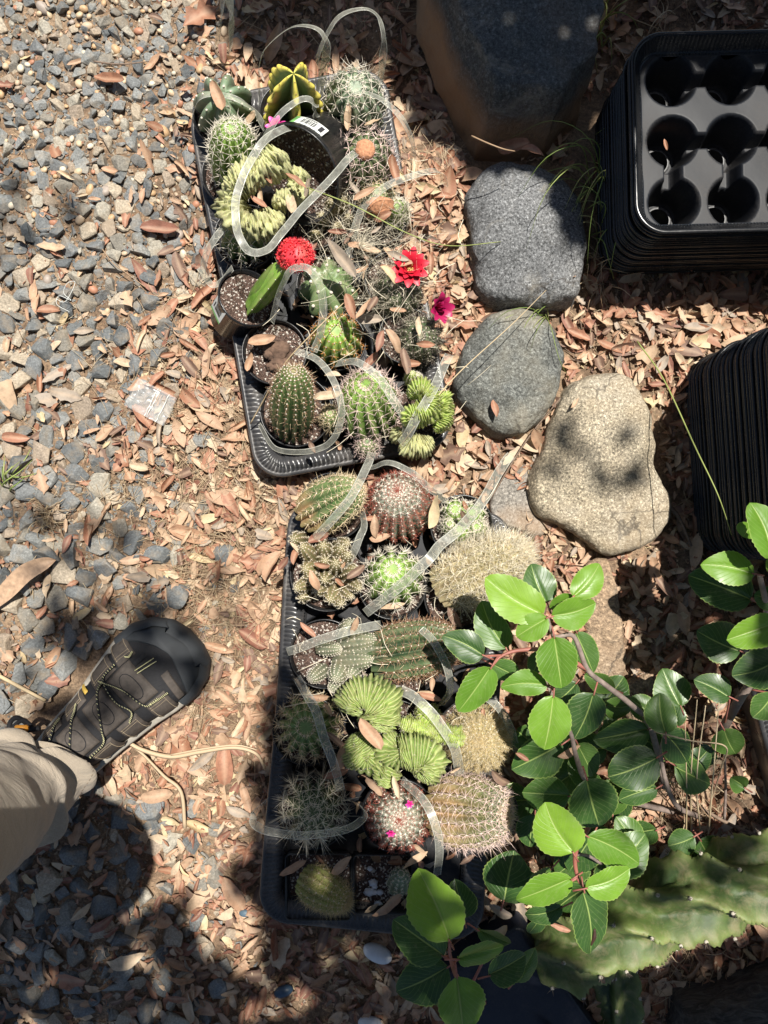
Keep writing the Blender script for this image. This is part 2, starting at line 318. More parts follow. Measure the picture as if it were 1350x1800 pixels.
# ------------------------------------------------------------------ litter prototypes
import bmesh
def hull(n=13, flat=.6, s=1., bev=.12):
    while True:
        P = rng.normal(0, 1, (n, 3)); P = unit(P)*rng.uniform(.75, 1, (n, 1)); P[:, 2] *= flat; P[:, 0] *= rng.uniform(1, 1.35)
        bm = bmesh.new(); [bm.verts.new(p) for p in P]
        bmesh.ops.convex_hull(bm, input=bm.verts[:]); bmesh.ops.delete(bm, geom=[v for v in bm.verts if not v.link_faces], context='VERTS')
        bmesh.ops.dissolve_limit(bm, angle_limit=R(18), verts=bm.verts[:], edges=bm.edges[:])
        if bev: bmesh.ops.bevel(bm, geom=bm.edges[:], offset=bev*.8, segments=2, profile=.6, affect='EDGES', clamp_overlap=True)
        bm.verts.index_update(); V = np.array([v.co[:] for v in bm.verts]); Fc = [tuple(v.index for v in f.verts) for f in bm.faces]; bm.free()
        if len(V) > (10 if bev else 5): return V/np.abs(V[:, :2]).max(), Fc
STONES = [hull(rng.integers(9, 15), rng.uniform(.5, .8), bev=rng.uniform(.12, .24)) for _ in range(26)]
def ico(sub=2):
    bm = bmesh.new(); bmesh.ops.create_icosphere(bm, subdivisions=sub, radius=1); V = np.array([v.co[:] for v in bm.verts]); Fc = [tuple(v.index for v in f.verts) for f in bm.faces]; bm.free(); return V, Fc
ICO1, ICO2, ICO3 = ico(1), ico(2), ico(3)
def dry_leaf(kind=0, L=1.0):
    nx, ny = 11, 5; u = np.linspace(0, 1, nx); v = np.linspace(-1, 1, ny)
    wd = rng.uniform(.26, .42)
    if kind == 0: hw = wd/2*np.sin(math.pi*u**rng.uniform(.8, 1.15))**rng.choice([.42, .5, .6, .78])
    elif kind == 1: hw = wd/2*np.sin(math.pi*np.clip(u, 0, 1))**.55*(1+.14*np.sign(np.sin(u*20)))
    else: hw = wd*.6*np.sin(math.pi*u)**.8*(1+.45*np.sin(u*17+rng.uniform(0, 6)))
    hw[0] = .012; hw[-1] = .006
    U, Vv = np.meshgrid(u, v, indexing='ij'); fold = rng.uniform(-.25, .5); curl = rng.uniform(-.9, .9); tw = rng.uniform(-.7, .7)
    y = Vv*hw[:, None]; z = np.abs(y)*fold+rng.uniform(0, .5)*y*y/ .2+.018*np.sin(U*14+Vv*3+rng.uniform(0, 6))*np.abs(Vv)
    x = U-.5; bendz = curl*.35*(x*x*2)
    c_, s_ = np.cos(tw*x), np.sin(tw*x); y2 = y*c_-z*s_; z2 = y*s_+z*c_+bendz
    y2 = y2+rng.uniform(-.15, .15)*np.sin(x*3.)
    V = np.stack([x, y2, z2], -1).reshape(-1, 3); V[:, 2] -= V[:, 2].min()
    c = (np.abs(Vv) < .1).astype(float).reshape(-1)
    return V, grid(nx, ny), c
def broken_leaf():
    V, Fc, c = dry_leaf(int(rng.integers(0, 3))); k = int(rng.integers(5, 8)); jag = rng.uniform(-.06, .06, 5)
    V = V[:k*5].copy(); V[-5:, 0] += jag; V[:, 0] -= V[:, 0].mean(); V = V*1.25; return V, grid(k, 5), c[:k*5]
def curled_leaf():
    V, Fc, c = dry_leaf(0); y = V[:, 1].copy(); k = rng.uniform(7, 13); V[:, 1] = np.sin(y*k)/k; V[:, 2] += (1-np.cos(y*k))/k; return V, Fc, c
LEAVES = [dry_leaf(0) for _ in range(22)]+[dry_leaf(1) for _ in range(6)]+[dry_leaf(2) for _ in range(5)]+[broken_leaf() for _ in range(14)]+[curled_leaf() for _ in range(8)]
# ---- zones, in photo pixels on the ground
def inpoly(px, py, poly):
    px = np.asarray(px); py = np.asarray(py); r = np.zeros(px.shape, bool); n = len(poly)
    for i in range(n):
        x1, y1 = poly[i]; x2, y2 = poly[(i+1) % n]
        if y1 == y2: continue
        c = ((y1 > py) != (y2 > py)) & (px < (x2-x1)*(py-y1)/(y2-y1)+x1); r ^= c
    return r
def tray_poly(cx, cy, Lm, Wm, a, m=0):
    o = []
    for sx, sy in ((-1, -1), (1, -1), (1, 1), (-1, 1)):
        x = sx*(Wm/2+m); y = sy*(Lm/2+m); o.append((cx+(x*math.cos(a)-y*math.sin(a))*F/H, cy-(x*math.sin(a)+y*math.cos(a))*F/H))
    return o
TZ = .06
T1 = dict(c=W(563, 480, TZ), L=.53, Wd=.272, a=R(10.5)); T2 = dict(c=W(678, 1264, TZ), L=.585, Wd=.305, a=R(-4.6))
def wpx(v): return v.x*F/H+675, 900-v.y*F/H
POLY_T1 = tray_poly(*wpx(T1['c']), T1['L'], T1['Wd'], T1['a'], -.006); POLY_T2 = tray_poly(*wpx(T2['c']), T2['L'], T2['Wd'], T2['a'], -.006)
ROCKP = {
 'slab': [(752, -60), (745, 60), (775, 160), (800, 260), (830, 325), (900, 290), (985, 225), (1015, 130), (1012, -60)],
 'speck': [(818, 350), (835, 300), (880, 275), (960, 285), (1010, 320), (1035, 380), (1030, 470), (1015, 520), (900, 525), (850, 508), (836, 460), (828, 405)],
 'green': [(812, 620), (850, 560), (915, 537), (965, 570), (997, 620), (990, 690), (945, 750), (893, 765), (840, 735), (803, 690)],
 'tan': [(985, 705), (1020, 665), (1065, 652), (1110, 665), (1140, 710), (1160, 770), (1165, 830), (1185, 880), (1172, 935), (1125, 965), (1075, 975), (1020, 940), (950, 900), (936, 850), (955, 790)],
 'flat': [(868, 850), (900, 830), (955, 805), (960, 930), (900, 930), (862, 900)],
 'brown': [(1030, 995), (1075, 985), (1092, 1080), (1100, 1190), (1050, 1200), (1032, 1120)],
}
STK1 = tray_poly(1310, 295, .52, .235, R(90+3)); STK2 = tray_poly(1555, 790, .52, .27, R(90+4.5))
SHOEP = [(353, 1150), (330, 1100), (273, 1085), (207, 1099), (121, 1169), (55, 1259), (40, 1330), (90, 1400), (169, 1350), (247, 1283), (327, 1209)]
def blocked(px, py, tray=True):
    b = np.zeros(np.asarray(px).shape, bool)
    for k, p in ROCKP.items():
        if k in ('flat', 'brown'): continue
        b |= inpoly(px, py, p)
    b |= inpoly(px, py, STK1) | inpoly(px, py, STK2) | inpoly(px, py, SHOEP)
    if tray: b |= inpoly(px, py, POLY_T2) | (inpoly(px, py, POLY_T1) & ~mound_in(px, py))
    return b
def mound_in(px, py):
    m = np.zeros(np.asarray(px).shape)
    for cx, cy, r, h in MOUNDS: m = np.maximum(m, h*np.exp(-(((px-cx)**2+(py-cy)**2)/(r*r))**1.5))
    return m > .03
def gravel_edge(py): return np.interp(py, [-400, 0, 100, 200, 450, 600, 750, 850, 900, 1000, 1090, 1200, 1350, 1450, 2200], [390, 370, 345, 320, 315, 270, 225, 210, 250, 265, 240, 90, 60, 300, 400])
def gravel_w(px, py):
    g = 1/(1+np.exp((px-gravel_edge(py))/28)); d = np.interp(py, [0, 800, 1150, 1350, 1450, 2200], [1, 1, .95, .8, .38, .25]); return g*d
# stones: big first, no overlap
cell = {}; placed = []
def try_place(px, py, r, k=.74):
    ci, cj = int(px//50), int(py//50)
    for i in range(ci-1, ci+2):
        for j in range(cj-1, cj+2):
            for (x, y, q) in cell.get((i, j), ()):
                if (x-px)**2+(y-py)**2 < ((q+r)*k)**2: return False
    cell.setdefault((ci, cj), []).append((px, py, r)); placed.append((px, py, r)); return True
for px, py, r in [(100, 1235-180, 27), (100, 1020, 26), (213, 1440, 24), (340, 1563, 27), (252, 1577, 20), (205, 1500, 26), (300, 1490, 18), (182, 1670, 18), (243, 1673, 18), (402, 1650, 15), (72, 1640, 18), (30, 80, 16), (115, 330, 16)]:
    try_place(px, py, r)
N = 90000; cx = rng.uniform(-380, 620, N); cy = rng.uniform(-420, 2200, N); gw = gravel_w(cx, cy); keep = (rng.uniform(0, 1, N) < gw) & ~blocked(cx, cy)
cx, cy = cx[keep], cy[keep]; base = np.interp(cy, [0, 300, 600, 1000, 1700], [7.6, 9.6, 11.8, 14.5, 15])
rr = base*np.clip(rng.lognormal(0, .32, len(cx)), .5, 1.7); order = np.argsort(-rr)
for i in order: try_place(cx[i], cy[i], rr[i])
placed_a = np.array(placed)
def stone_xf(px, py, r, up=0.):
    s = r*H/F; P = W(px, py); z = float(ground(P.x, P.y))+s*.2+up
    return (rng.normal(0, .25), rng.normal(0, .25), rng.uniform(0, 6.28)), s*rng.uniform(.95, 1.12), (P.x, P.y, z)
vis = [(r, i) for i, (px, py, r) in enumerate(placed) if -10 < px < 700 and -10 < py < 1810]; vis.sort(reverse=True)
big = set(i for r, i in vis[:280])
gmb = MB(); protos_s = None
stone_me = []
for V, Fc in STONES:
    me = bpy.data.meshes.new('gravel_stone'); me.from_pydata(V.tolist(), [], Fc); me.materials.append(M['gravel']); stone_me.append(me)
k = 0
for i, (px, py, r) in enumerate(placed):
    e, s, t = stone_xf(px, py, r)
    if i in big:
        o = bpy.data.objects.new('gravel_stone', stone_me[k % len(stone_me)]); k += 1; COL.objects.link(o); o.location = t; o.rotation_euler = e; o.scale = (s, s, s)
        tag(o, 'larger angular crushed stone of grey or tan in the gravel bed', 'stone', 'larger stones of the gravel bed')
    else:
        V, Fc = STONES[rng.integers(len(STONES))]; gmb.add(tr(V, e, s, t), Fc)
# small fill stones below
N = 34000; cx = rng.uniform(-380, 620, N); cy = rng.uniform(-420, 2200, N); keep = (rng.uniform(0, 1, N) < np.maximum(gravel_w(cx, cy), .06)) & ~blocked(cx, cy)
CH = [hull(8, .7, bev=0) for _ in range(10)]
for px, py in zip(cx[keep], cy[keep]):
    e, s, t = stone_xf(px, py, rng.uniform(1.8, 5.5)); V, Fc = CH[rng.integers(10)]; gmb.add(tr(V, e, s, t), Fc)
gt = MB(); N = 42000; sx_ = rng.uniform(-380, 1750, N); sy_ = rng.uniform(-420, 2200, N); keep = (rng.uniform(0, 1, N) < .25+.75*gravel_w(sx_, sy_)) & ~blocked(sx_, sy_)
for px, py in zip(sx_[keep], sy_[keep]):
    e, s, t = stone_xf(px, py, rng.uniform(1., 3.2)); V, Fc = CH[rng.integers(10)]; gt.add(tr(V, e, s, t), Fc)
tag(gt.build('sand_grit', M['grit_tan'], smooth=False), 'tan sand grit and tiny chips between the gravel stones', None, None, 'stuff')
tag(gmb.build('gravel', M['gravel'], smooth=False), 'loose crushed grey gravel bed on the left', None, None, 'stuff')
pmb = MB(); N = 1500; cx = rng.uniform(-380, 430, N); cy = rng.uniform(-400, 620, N); pr = np.interp(cy, [0, 250, 500, 640], [.9, .5, .18, .0]); keep = (rng.uniform(0, 1, N) < pr) & ~blocked(cx, cy)
for px, py in zip(cx[keep], cy[keep]):
    e, s, t = stone_xf(px, py, 3+rng.gamma(2., .9), .002); V, Fc = ICO2; pmb.add(tr(V*np.array([rng.uniform(1.05, 1.5), 1, rng.uniform(.6, .85)]), e, s, t), Fc)
tag(pmb.build('pea_gravel', M['pea']), 'small smooth tan and red pebbles among the grey gravel', None, None, 'stuff')
# fallen leaves
def leaf_w(px, py):
    g = gravel_w(px, py); l = np.interp(py, [-400, 0, 250, 450, 700, 900, 2200], [.09, .08, .10, .24, .5, .6, .7])
    wgt = (1-g)+g*l
    wgt = wgt*np.interp(px-gravel_edge(py), [-120, -30, 20, 200], [.45, .6, 1.05, 1.15])
    wgt = wgt*np.where((px > 950) & (py > 500) & (py < 1100), 1.25, 1.)
    return wgt*np.where((py < 120) & (px > 380), .6, 1.)
N = 29000; cx = rng.uniform(-380, 1750, N); cy = rng.uniform(-420, 2200, N); keep = (rng.uniform(0, 1.25, N) < leaf_w(cx, cy)) & ~blocked(cx, cy)
cx, cy = cx[keep], cy[keep]; ll = np.clip(rng.lognormal(math.log(27), .42, len(cx)), 11, 74)
mm = mound_in(cx, cy); 
ex = np.stack([rng.normal(730, 55, 420), rng.uniform(250, 660, 420)], 1); ex = ex[~blocked(ex[:, 0], ex[:, 1])]
cx = np.concatenate([cx, ex[:, 0]]); cy = np.concatenate([cy, ex[:, 1]]); ll = np.concatenate([ll, rng.uniform(28, 46, len(ex))])
leaf_me = []
for V, Fc, c in LEAVES:
    t_ = MB(); t_.add(V, Fc, 0, None, c); o = t_.build('fallen_leaf', M['leaf']); leaf_me.append(o.data); bpy.data.objects.remove(o)
def leaf_at(px, py, L, ang=None, z=None, mbx=None, label=None, group='fallen leaves lying on the litter', tilt=.24, proto=None, cat='leaf'):
    P = W(px, py, z or 0); g = float(ground(P.x, P.y)) if z is None else z
    if z is None: P = W(px, py, max(g, 0)); P.z = g+rng.uniform(.001, .013)
    e = (rng.normal(0, tilt), rng.normal(0, tilt), rng.uniform(0, 6.28) if ang is None else R(ang)); s = L*(H-(z or 0))/F
    p = proto if proto is not None else (rng.integers(22) if rng.uniform() < .45 else rng.integers(22, len(LEAVES)))
    if mbx is not None:
        V, Fc, c = LEAVES[p]; mbx.add(tr(V, e, s, P), Fc, 0, None, c); return
    o = bpy.data.objects.new('fallen_leaf', leaf_me[p]); COL.objects.link(o); o.location = P; o.rotation_euler = e; o.scale = (s, s, s)
    return tag(o, label, cat, group)
visl = np.where((cx > 5) & (cx < 1340) & (cy > 5) & (cy < 1790))[0]; bigl = set(visl[np.argsort(-ll[visl])][:240].tolist())
lmb = MB()
for i in range(len(cx)):
    if i in bigl: leaf_at(cx[i], cy[i], ll[i], label='large dry brown leaf fallen on the ground litter')
    else: leaf_at(cx[i], cy[i], ll[i], mbx=lmb)
# crumbled leaf bits
N = 30000; bx = rng.uniform(-380, 1750, N); by = rng.uniform(-420, 2200, N); keep = (rng.uniform(0, 1.1, N) < leaf_w(bx, by)) & ~blocked(bx, by)
for px, py in zip(bx[keep], by[keep]):
    P = W(px, py); z = float(ground(P.x, P.y))+rng.uniform(0, .004); q = rng.integers(4, 6); a = np.sort(rng.uniform(0, 6.28, q)); rad = (2.5+rng.gamma(2., 2.2))*H/F
    V = np.stack([np.cos(a)*rad, np.sin(a)*rad*.6, rng.normal(0, rad*.15, q)], 1); lmb.add(tr(V, (rng.normal(0, .3), rng.normal(0, .3), rng.uniform(0, 6)), 1, (P.x, P.y, z+.001)), [tuple(range(q))])
tag(lmb.build('leaf_litter', M['leaf']), 'dense litter of small dry tan and brown leaves', None, None, 'stuff')
# straw, fine twigs
cm_ = MB(); N = 26000; bx = rng.uniform(-380, 1750, N); by = rng.uniform(-420, 2200, N); keep = ~blocked(bx, by)
for px, py in zip(bx[keep], by[keep]):
    P = W(px, py); z = float(ground(P.x, P.y))+rng.uniform(.0005, .005); q = 4; a = np.sort(rng.uniform(0, 6.28, q)); rad = rng.uniform(1.2, 4.2)*H/F
    V = np.stack([np.cos(a)*rad*1.3, np.sin(a)*rad*.6, rng.normal(0, rad*.3, q)], 1); cm_.add(tr(V, (rng.normal(0, .5), rng.normal(0, .5), rng.uniform(0, 6)), 1, (P.x, P.y, z)), [(0, 1, 2, 3)])
tag(cm_.build('leaf_crumbs', M['leaf']), 'fine crumbs of broken dry leaves sprinkled over the soil', None, None, 'stuff')
smb = MB()
def straw_at(px, py, L, z0=.004, ang=None, r=.0005, curve=.3):
    P = W(px, py); z = float(ground(P.x, P.y))+z0; a = rng.uniform(0, 6.28) if ang is None else ang; s = L*H/F
    n = 5; t = np.linspace(-.5, .5, n); b = rng.normal(0, curve); d = np.stack([t*s, b*s*t*t, .004+rng.uniform(-.004, .012)*(t+.5)+rng.normal(0, .0008, n)], 1)
    tube(smb, tr(d, (0, 0, a), 1, (P.x, P.y, z)), [r, r*.8, r*.4], 3, path=False)
for x0, y0, sx, sy, n_, L in [(420, 800, 90, 110, 260, 60), (400, 1110, 60, 60, 260, 55), (380, 960, 60, 70, 220, 55), (250, 700, 120, 90, 110, 50), (230, 860, 40, 40, 70, 40), (280, 1010, 120, 90, 120, 45), (340, 1280, 80, 70, 150, 45), (340, 640, 60, 60, 70, 60), (600, 1000, 600, 700, 260, 50), (1050, 400, 40, 90, 90, 45), (1150, 700, 80, 200, 60, 50), (1200, 1450, 90, 60, 150, 70), (650, 60, 150, 60, 60, 80), (1150, 1700, 90, 60, 140, 60), (600, 1700, 60, 60, 60, 50), (740, 300, 60, 60, 90, 28)]:
    qx = rng.normal(x0, sx, n_); qy = rng.normal(y0, sy, n_); kk = ~blocked(qx, qy)
    for px, py in zip(qx[kk], qy[kk]): straw_at(px, py, L*rng.uniform(.4, 1.5))
twm = MB(); N = 900; qx = rng.uniform(-300, 1700, N); qy = rng.uniform(-350, 2150, N); kk = ~blocked(qx, qy) & (rng.uniform(0, 1, N) < leaf_w(qx, qy))
for px, py in zip(qx[kk], qy[kk]):
    P = W(px, py); z = float(ground(P.x, P.y))+rng.uniform(.002, .008); a = rng.uniform(0, 6.28); s = rng.uniform(10, 48)*H/F; d = np.array([[-.5*s, 0, 0], [0, rng.normal(0, .08)*s, rng.uniform(0, .002)], [.5*s, rng.normal(0, .08)*s, rng.uniform(-.001, .004)]]); tube(twm, tr(d, (0, 0, a), 1, (P.x, P.y, z)), [.0011, .0008, .0005], 5, 0, False)
tag(twm.build('twig_debris', M['twig']), 'short brown twigs and bark splinters mixed into the litter', None, None, 'stuff')
tag(smb.build('dry_straw', M['straw']), 'thin dry grass straw scattered over the litter', None, None, 'stuff')
# ------------------------------------------------------------------ rocks
def rock(name, poly, z, mat, label, lean=(0, 0), rough=.06, side=.12, dome=.25, seed=0, prof=None, sharp=False):
    """Boulder lofted from its outline; z = height of the shoulder line."""
    P = smooth_path(poly+[poly[0]], 5)[:-1] if True else None
    P = np.array([[p[0], p[1]] for p in smooth_path([(x, y, 0) for x, y in poly]+[(poly[0][0], poly[0][1], 0)], 6)[:-1]])
    if sharp:
        Q = np.array(poly); P = np.concatenate([Q[i]+(Q[(i+1) % len(Q)]-Q[i])*np.linspace(0, 1, 9)[:-1, None] for i in range(len(Q))])
    C0 = P.mean(0); n = len(P); rows = []
    prof = prof or [(1.0+side*.0, -.02), (1.0, .25), (1.0, .55), (.975, .78), (.93, .92), (.86, 1.0), (.74, 1.0+dome*.35), (.6, 1.0+dome*.62), (.44, 1+dome*.82), (.28, 1+dome*.94), (.12, 1+dome), (.03, 1+dome)]
    base = W(C0[0], C0[1]); V = []
    for k, (s, h) in enumerate(prof):
        zz = z*h
        for q in P:
            d = (q-C0)*s+C0+np.array(lean)*h
            w_ = W(d[0], d[1], 0)                        # outline kept in real metres, straight sides
            x, y = w_.x, w_.y
            no = noise.noise(Vector((x*9+seed, y*9, zz*9)))*rough+noise.noise(Vector((x*28+seed, y*28, zz*28)))*rough*.35+noise.noise(Vector((x*90+seed, y*90, zz*90)))*rough*.08
            k_ = 1+no*.35; V.append(((x-base.x)*k_, (y-base.y)*k_, max(-.02, zz+(no*z*.9 if h > .2 else 0))))
    nn = len(prof); f = grid(nn, n, True)+[tuple((nn-1)*n+i for i in range(n))]
    mb = MB(); mb.add(V, f); o = mb.build(name, mat); o.location = (base.x, base.y, 0)
    sub = o.modifiers.new('sub', 'SUBSURF'); sub.levels = 2; sub.render_levels = 2; sub.subdivision_type = 'SIMPLE' if sharp else 'CATMULL_CLARK'
    tx = bpy.data.textures.new('rock', 'CLOUDS'); tx.noise_scale = .02; tx.noise_depth = 4
    dm = o.modifiers.new('disp', 'DISPLACE'); dm.texture = tx; dm.strength = .006; dm.mid_level = .5
    tx2 = bpy.data.textures.new('rock_chips', 'VORONOI'); tx2.noise_scale = .045; dm2 = o.modifiers.new('chips', 'DISPLACE'); dm2.texture = tx2; dm2.strength = .007; dm2.mid_level = .5
    return tag(o, label, 'rock')
def shrink(poly, h):                                  # outline seen at height h -> outline on the ground
    k = (H-h)/H; return [(675+(x-675)*k, 900+(y-900)*k) for x, y in poly]
rock('boulder', shrink([(738, -140), (735, 20), (770, 110), (838, 262), (960, 262), (1025, 190), (1042, 70), (1035, -140)], .05), .125, M['rock_dark'], 'large dark flat-topped boulder with a brown shaded side at the top edge', lean=(16, -34), dome=.02, seed=1, rough=.12, sharp=True, prof=[(1.0, -.02), (1., .15), (.975, .4), (.93, .7), (.90, .9), (.885, .97), (.86, 1.0), (.8, 1.01), (.65, 1.02), (.45, 1.03), (.2, 1.03), (.03, 1.03)])
rock('boulder', shrink(ROCKP['speck'], .07), .062, M['rock_speck'], 'speckled grey rounded rock under grass blades, just below the dark flat-topped boulder', dome=.25, seed=5, rough=.2)
rock('boulder', shrink(ROCKP['green'], .05), .045, M['rock_green'], 'grey-green rounded rock between the cactus tray and the tan rock', dome=.35, seed=9, rough=.2)
rock('boulder', shrink(ROCKP['tan'], .05), .045, M['rock_tan'], 'big smooth tan granite rock lying among brown leaves', dome=.3, seed=13, rough=.14)
rock('flat_stone', ROCKP['flat'], .012, M['rock_flat'], 'half buried flat grey stone left of the tan granite rock', dome=.1, seed=17)
rock('flat_stone', shrink(ROCKP['brown'], .02), .018, M['rock_brown'], 'long narrow brown stone below the tan granite rock, beside the shrub', dome=.1, seed=21)
rock('flat_stone', [(1105, 1190), (1150, 1185), (1170, 1240), (1140, 1275), (1100, 1260), (1085, 1225)], .012, M['rock_brown'], 'small brown stone half under the shrub leaves', dome=.1, seed=23)
# weathered log at the lower right corner
mb = MB(); n = 60; nu = 40; A = W(1165, 1780); B = W(1420, 1700); ax_ = np.array(B-A); ax_ = ax_/np.linalg.norm(ax_)
side = np.array([-ax_[1], ax_[0], 0]); V = []
for i in range(nu):
    u = i/(nu-1); c = np.array(A)*(1-u)+np.array(B)*u-side*.05+np.array([0, 0, .02])
    for j in range(n):
        th = 2*math.pi*j/n; r = .075*(1+.12*noise.noise(Vector((u*3, math.cos(th)*1.5, math.sin(th)*1.5))))*(1+.05*noise.noise(Vector((u*5, th*9, 1)))+.04*noise.noise(Vector((u*14, th*30, 1))))
        r *= min(1, .55+u*5) if u < .1 else 1
        V.append(c+side*r*math.cos(th)*1.15+np.array([0, 0, r*math.sin(th)]))
mb.add(V, grid(nu, n, True)+[tuple(range(n))[::-1], tuple((nu-1)*n+i for i in range(n))])
t = NT('weathered_bark'); o_ = t.obj(); mp = t.n('Mapping', {'Vector': o_, 'Rotation': (0, 0, -math.atan2(ax_[1], ax_[0])), 'Scale': (.25, 1, 1)})
nz = t.noise(70, 7, .75, mp.outputs[0], 1.5); t.p(Base_Color=t.ramp(nz, [(.35, (.03, .026, .022)), (.5, (.09, .08, .07)), (.68, (.2, .18, .155))]).outputs[0], Roughness=.9); t.bump(nz.outputs[0], 1., .01)
tag(mb.build('log', t.m), 'dark weathered log with ridged bark in the lower right corner', 'log')
# ------------------------------------------------------------------ trays
def rrect(L, Wd, r, n=12, step=.002):
    """closed outline with normals, centred, long side along y"""
    P = []; Nn = []
    cs = [(Wd/2-r, L/2-r, 0), (-Wd/2+r, L/2-r, 90), (-Wd/2+r, -L/2+r, 180), (Wd/2-r, -L/2+r, 270)]
    for k in range(4):
        x, y, a0 = cs[k]
        m = max(4, int(r*math.pi/2/step))
        for i in range(m):
            a = R(a0+90*i/m); P.append((x+r*math.cos(a), y+r*math.sin(a))); Nn.append((math.cos(a), math.sin(a)))
        a = R(a0+90); x2, y2, _ = cs[(k+1) % 4]; s = np.array([x+r*math.cos(a), y+r*math.sin(a)]); e = np.array([x2+r*math.cos(a), y2+r*math.sin(a)])
        m = max(2, int(np.linalg.norm(e-s)/step))
        for i in range(m): P.append(tuple(s+(e-s)*i/m)); Nn.append((math.cos(a), math.sin(a)))
    return np.array(P), np.array(Nn)
def rim_band(mb, L, Wd, r, prof, corr=(), step=.0013, amp=.0011, per=.0052, wob=0):
    P, Nn = rrect(L, Wd, r, step=step); s = np.concatenate([[0], np.cumsum(np.linalg.norm(np.diff(P, axis=0), axis=1))])
    wv = amp*np.abs(np.sin(s*math.pi/per)); V = []
    wb = wob*np.sin(s*7)+wob*.6*np.sin(s*17+1)
    for k, (o, z) in enumerate(prof):
        oo = o+(wv if k in corr else 0)+wb; Q = P+Nn*np.atleast_1d(oo)[:, None] if np.ndim(oo) else P+Nn*oo
        zz = z+(wv*.6 if k in corr else 0); V.append(np.concatenate([Q, np.full((len(Q), 1), 0.)+np.atleast_1d(zz)[:, None] if np.ndim(zz) else np.full((len(Q), 1), zz)], 1))
    mb.add(np.concatenate(V), grid(len(prof), len(P), True)); return P, Nn, s
def sstep(x, a, b): t_ = np.clip((x-a)/(b-a), 0, 1); return t_*t_*(3-2*t_)
def rr_sdf(X, Y, L, Wd, r):
    qx = np.abs(X)-(Wd/2-r); qy = np.abs(Y)-(L/2-r); return np.minimum(np.maximum(qx, qy), 0)+np.hypot(np.maximum(qx, 0), np.maximum(qy, 0))-r
def shuttle_tray(T, holes, label, zr=.06):
    o = thing('plant_tray', label, 'plant tray', (T['c'].x, T['c'].y, 0), 'black shuttle trays holding the cactus pots', T['a'])
    L, Wd = T['L'], T['Wd']
    mb = MB(); rim_band(mb, L, Wd, .04, [(.001, .012), (.0025, .04), (.0035, zr-.005), (.002, zr-.001), (-.001, zr), (-.004, zr-.002), (-.005, zr-.002), (-.027, zr-.010), (-.028, zr-.017), (-.030, zr-.0215)], corr=(6, 7), amp=.0022, per=.0062, wob=.0016)
    mb.build('rim', M['plastic_rib'], o)
    mb = MB(); P, Nn, s = rim_band(MB(), L, Wd, .04, [(0, 0), (1, 1)], step=.004)
    V, Fc = ICO1
    for p, q in zip(P, Nn): mb.add(V*.0012+np.array([*(p-q*.0282), zr-.0105]), Fc)
    mb.build('glint_beads', M['plastic_clean'], o)  # small spheres added to stand in for highlights at the corrugation ends
    st = .0022; xs = np.arange(-Wd/2+.006, Wd/2-.0055, st); ys = np.arange(-L/2+.006, L/2-.0055, st); X, Y = np.meshgrid(xs, ys)
    Z = np.full(X.shape, zr-.022)
    for hx, hy, hr in holes:
        d = np.hypot(X-hx, Y-hy)-hr; Z = np.minimum(Z, zr-.022-.034*sstep(-d, -.001, .0035))
    Z += .0008*np.sin(X*40+1)*np.sin(Y*33)
    mask = rr_sdf(X, Y, L, Wd, .04) < -.0285
    idx = -np.ones(X.shape, int); keep = mask; idx[keep] = np.arange(keep.sum()); ny_, nx_ = X.shape; f = []
    q = keep[:-1, :-1] & keep[1:, :-1] & keep[:-1, 1:] & keep[1:, 1:]; I, J = np.where(q)
    f = np.stack([idx[I, J], idx[I, J+1], idx[I+1, J+1], idx[I+1, J]], 1).tolist()
    mb = MB(); mb.add(np.stack([X[keep], Y[keep], Z[keep]], 1), f); mb.build('pot_web', M['plastic_web'], o)
    mb = MB(); P, Nn = rrect(L-.012, Wd-.012, .036, step=.01); mb.add(np.concatenate([np.c_[P, np.full(len(P), .004)]]), [tuple(range(len(P)))]); mb.build('base', M['plastic'], o, smooth=False)
    return o
# pots: (photo x, y of the rim centre, rim radius in pixels, rim height)
PZ = .088
def pot_holes(T, pots):
    out = []
    for (px, py, r) in pots:
        P = W(px, py, PZ)-T['c']; a = -T['a']; out.append((P.x*math.cos(a)-P.y*math.sin(a), P.x*math.sin(a)+P.y*math.cos(a), .045))
    return out
P1 = [(392, 200, 55), (508, 195, 53), (618, 180, 55), (408, 305, 55), (525, 300, 52), (640, 280, 53), (432, 415, 57), (548, 390, 50), (668, 380, 50), (440, 525, 50), (572, 500, 52), (690, 490, 50), (482, 618, 58), (592, 600, 52), (715, 590, 50), (520, 722, 64), (640, 712, 58), (735, 725, 56)]
P2 = [(585, 890, 60), (700, 892, 62), (812, 925, 56), (575, 1010, 66), (690, 1030, 60), (805, 1050, 60), (570, 1150, 62), (715, 1165, 60), (540, 1285, 62), (695, 1290, 60), (830, 1290, 62), (550, 1430, 64), (700, 1435, 66), (850, 1430, 62)]
shuttle_tray(T1, pot_holes(T1, [(a, b, c) for a, b, c in P1]), 'black plastic cactus tray beside the grey gravel, the one ending in the pink and red flowers')['label'] = 'upper black cactus tray, its corrugated left rim beside the grey gravel'
h2 = pot_holes(T2, P2); 
shuttle_tray(T2, h2, 'lower black cactus tray with a dusty flat web, its right half under the green shrub')
